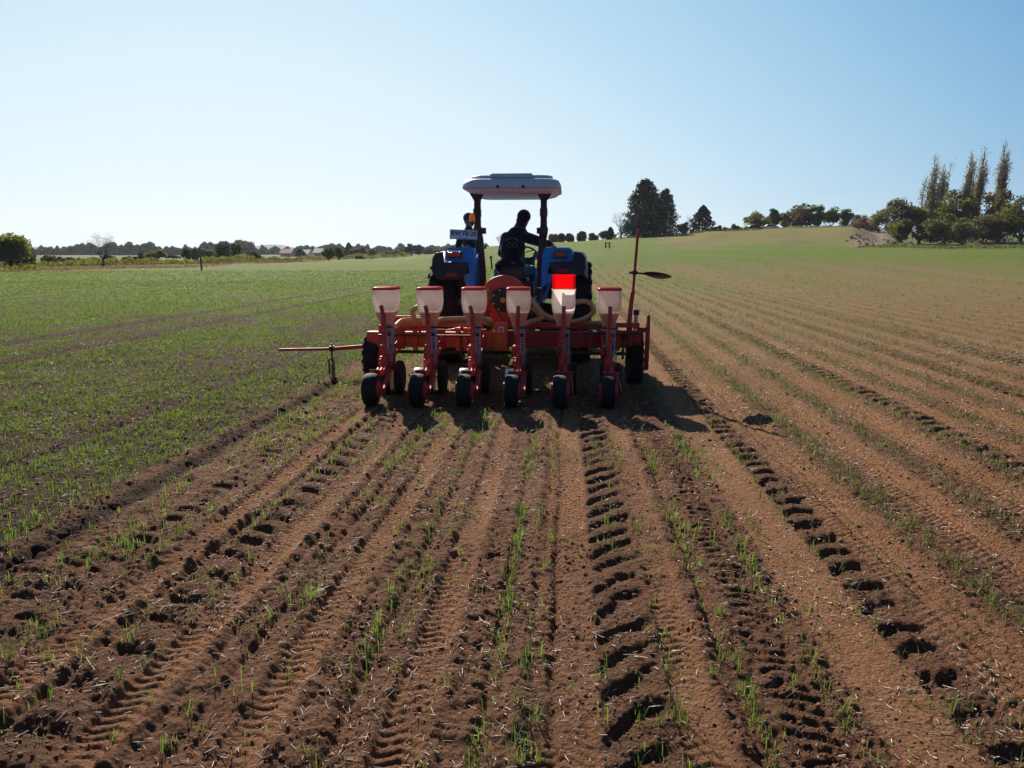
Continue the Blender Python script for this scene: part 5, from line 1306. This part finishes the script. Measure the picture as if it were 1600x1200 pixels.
tree('bush', 1568, 382, 322, 50, GD - 8, L_OLIVE, 'dark bushy tree at the right of the grove front', 'shrub', 'shrub')

# ---- low scrub along the left field edge and distant wood: nobody could count these
def scrub(name, pts, Hpx, mat, label, n_per, size_px, kind='stuff'):
    rg = np.random.default_rng(len(name)); C = []; S = []
    for (pxa, Da, pxb, Db) in pts:
        n = int(abs(pxb - pxa) * n_per)
        u = rg.random(n); px = pxa + (pxb - pxa) * u; D = Da + (Db - Da) * u + rg.normal(0, 2.5, n)
        h = Hpx * (.40 + .5 * vn(px / 5, px * 0, 5) + .45 * vn(px / 17, px * 0, 6) * vn(px / 41, px * 0, 7) * 2) * D / FPX
        for k in range(n):
            p = PT(px[k], 395, D[k]); C.append((p.x, p.y, rg.random() ** 1.2 * h[k]))
    C = np.array(C); C[:, 2] += macro(C[:, 0], C[:, 1])
    P, F = leaf_quads(C, size_px * np.mean([p[1] for p in pts]) / FPX, rg)
    o = link(name, np_mesh(name, P, F, mat)); tag(o, label, kind=kind)
scrub('hedge_scrub', [(-60, 74, 60, 80), (50, 96, 360, 118), (360, 130, 470, 150), (470, 165, 640, 260)], 9, L_OLIVE, 'low weedy scrub and hedge along the left field edge', 34, 1.6)
scrub('dry_weeds', [(-60, 70, 300, 92), (300, 92, 520, 158)], 4, L_RUST, 'dry pale weeds in the strip beyond the green field', 14, 1.1)
scrub('distant_wood', [(-80, 520, 400, 560), (400, 620, 730, 640)], 15, L_BLUE, 'hazy far-off wood along the left horizon', 60, 2.0)
scrub('hill_edge_grass', [(955, 171, 1330, 173), (1340, 112, 1640, 112)], 4, L_GREY, 'dry grass tufts along the top of the hill and the right field edge', 16, 1.2)
# distant blue hills beyond the left plain
mb = MB(); prof = []
for i in range(61):
    px = -300 + i * 20
    h = (7 + 7 * math.exp(-((px - 110) / 90) ** 2) + 8 * math.exp(-((px - 440) / 130) ** 2) + 2 * math.sin(px * .05)) / FPX * 2600
    h *= 1 if px < 600 else max(.2, 1 - (px - 600) / 400)
    prof.append((PT(px, 395, 2600), h))
rows = []
for j, (dd, fh) in enumerate(((-260, 0), (-110, .6), (0, 1), (180, .7), (350, 0))):
    rows.append([(p.x - math.sin(YAW) * dd, p.y + math.cos(YAW) * dd, -8 + h * fh * (1 + .1 * math.sin(k * 1.7 + j))) for k, (p, h) in enumerate(prof)])
mb.loft(rows, False, False)
tag(mb.build('distant_hills', paint('far_hill', (.06, .08, .05), .95, .3, 0, (.12, .10, .06), .01), smooth=True), 'low blue hills on the far left horizon', kind='structure')

# ---- small things on the horizon
pp = PT(313, 395, 76); mb = MB()
p0 = Vector((pp.x, pp.y, 0)); mb.tube([p0 + Vector((0.02, 0, -.2)), p0 + Vector((0, 0, 1.0)), p0 + Vector((-.05, 0, 2.15))], [.085, .08, .065], 10)
mb.lathe([(.07, 0), (.075, .02), (.05, .05)], p0 + Vector((-.05, 0, 2.14)), 'Z', 10)
po = mb.build('field_post', BARK, None, smooth=40, loc=p0); tag(po, 'thin black wooden post standing in the left green field', 'post')
def house(px, D, wd, hw, wallm, roofm, label):
    p = PT(px, 395, D); z = gz(p.x, p.y); b = empty('farm_house', (p.x, p.y, z)); tag(b, label, 'house')
    L, Wd = wd, 6.0
    mb = MB(); mb.box((p.x, p.y, z + hw / 2), (L, Wd, hw)); wl = mb.build('wall', wallm, b)
    mb = MB(); mb.prism([(p.y - Wd / 2 - .5, z + hw), (p.y, z + hw + 1.9), (p.y + Wd / 2 + .5, z + hw), (p.y, z + hw + .1)], 'X', p.x - L / 2 - .5, p.x + L / 2 + .5); mb.build('roof', roofm, b)
    for k in (-.3, .0, .3):
        mb = MB(); mb.box((p.x + k * L, p.y - Wd / 2 - .02, z + hw * .55), (L * .10, .06, hw * .35)); mb.build('window', M_INK, b)
M_WALLW = paint('white_wall', (.70, .68, .66), .8, .1, 0, (.4, .36, .3), 1)
M_ROOFR = paint('red_roof', (.36, .07, .05), .7, .3, 0, (.25, .12, .08), 1)
M_ROOFP = paint('pale_roof', (.55, .42, .36), .7, .3, 0, (.4, .3, .25), 1)
house(450, 330, 4.4, 1.5, M_WALLW, M_ROOFR, 'small white house with red roof on the left horizon')
house(478, 350, 3.6, 1.2, M_WALLW, M_ROOFP, 'low hut with pale orange roof right of the red-roofed house')
house(499, 345, 3.2, 1.7, M_WALLW, M_WALLW, 'tiny white shed left of the two lone pasture trees')
def car(px, D, colr, label, dz=.0):
    p = PT(px, 395, D); z = gz(p.x, p.y) + dz; c = empty('parked_car', (p.x, p.y, z)); tag(c, label, 'car')
    mb = MB(); prof = [(-2.05, .35), (-2.08, .70), (-1.95, .88), (-1.05, .98), (-.55, 1.40), (.75, 1.42), (1.45, 1.0), (2.0, .92), (2.08, .60), (2.02, .35)]
    mb.prism([(p.x + a, z + b_) for a, b_ in prof], 'Y', p.y - .82, p.y + .82); bd = mb.build('body', colr, c, bevel=.05)
    for s_ in (-1, 1):
        mb = MB(); mb.prism([(p.x + a, z + b_) for a, b_ in ((-.85, 1.0), (-.48, 1.33), (.68, 1.35), (1.15, 1.02))], 'Y', p.y + s_ * .825 - .01, p.y + s_ * .825 + .01); mb.build('window', M_INK, bd)
    for dx in (-1.3, 1.3):
        for dy in (-.75, .75):
            mb = MB(); mb.lathe([(.20, -.1), (.33, -.1), (.33, .1), (.20, .1)], (p.x + dx, p.y + dy, z + .33), 'Y', 18); mb.build('wheel', M_RUBBER, c)
car(1174, 178, M_STEEL_D, 'dark car parked on the hilltop under the yellow-green tree')
car(1200, 182, M_WALLW, 'white car parked on the hilltop right of the dark car')
# trough-like pair of posts with a rail, and a short stake on the slope
p = PT(949, 395, 128); z = gz(p.x, p.y); mb = MB()
g = empty('low_gate', (p.x, p.y, z)); tag(g, 'two short dark posts joined by a rail on the green slope', 'gate')
for dx in (-.30, .32): MB().tube([(p.x + dx, p.y, z - .1), (p.x + dx, p.y, z + .85)], .12, 8).build('post', M_STEEL_D, g)
MB().box((p.x, p.y - .14, z + .72), (.85, .05, .12)).build('rail', M_STEEL_D, g)
p = PT(1056, 395, 160); z = gz(p.x, p.y); st = MB().tube([(p.x, p.y, z - .1), (p.x + .02, p.y, z + .5), (p.x + .05, p.y, z + .95)], [.12, .11, .08], 8).build('field_stake', M_STEEL_D, None, loc=(p.x, p.y, z)); tag(st, 'short dark stake at the hill edge below the tall conifers', 'stake')
# rubble heaped on the bank of the dirt road
V = []; F = []; off = 0; v, f_ = ico(1); rg = np.random.default_rng(5)
for k in range(150):
    px = 1322 + 52 * rg.random(); D = 132 + rg.normal(0, 8) + (1350 - px) * .45
    if rg.random() < .35: px = rg.uniform(1378, 1425); D = rg.uniform(126, 150)
    q = PT(px, 395, D); r_ = min(.30, rg.gamma(1.6, .07) + .05)
    V.append(np.array([q.x, q.y, gz(q.x, q.y) + r_ * .2]) + v * r_ * rg.uniform(.5, 1.4, 3) * (1 + rg.normal(0, .15, (len(v), 1)))); F.append(off + f_); off += len(v)
tag(link('rubble', np_mesh('rubble', np.concatenate(V), np.concatenate(F), paint('rubble_stone', (.24, .18, .135), .9, .8, 0, (.18, .13, .085), .6))), 'pale rubble and stones along the bank of the dirt road', kind='stuff')

# ------------------------------------------------------------------ air
HAZE = 0.00013
if HAZE:
    m, n, l, out = new_mat('haze_air')
    vol = n.new('ShaderNodeVolumePrincipled'); vol.inputs['Color'].default_value = (.80, .88, 1.0, 1); vol.inputs['Density'].default_value = HAZE
    vol.inputs['Anisotropy'].default_value = .3
    l.new(vol.outputs[0], out.inputs['Volume'])
    mb = MB(); mb.box((0, 1790, 69), (8400, 3780, 190)); tag(mb.build('haze', m, None, loc=(0, 1790, 69)), 'thin pale haze over the plain', kind='stuff')
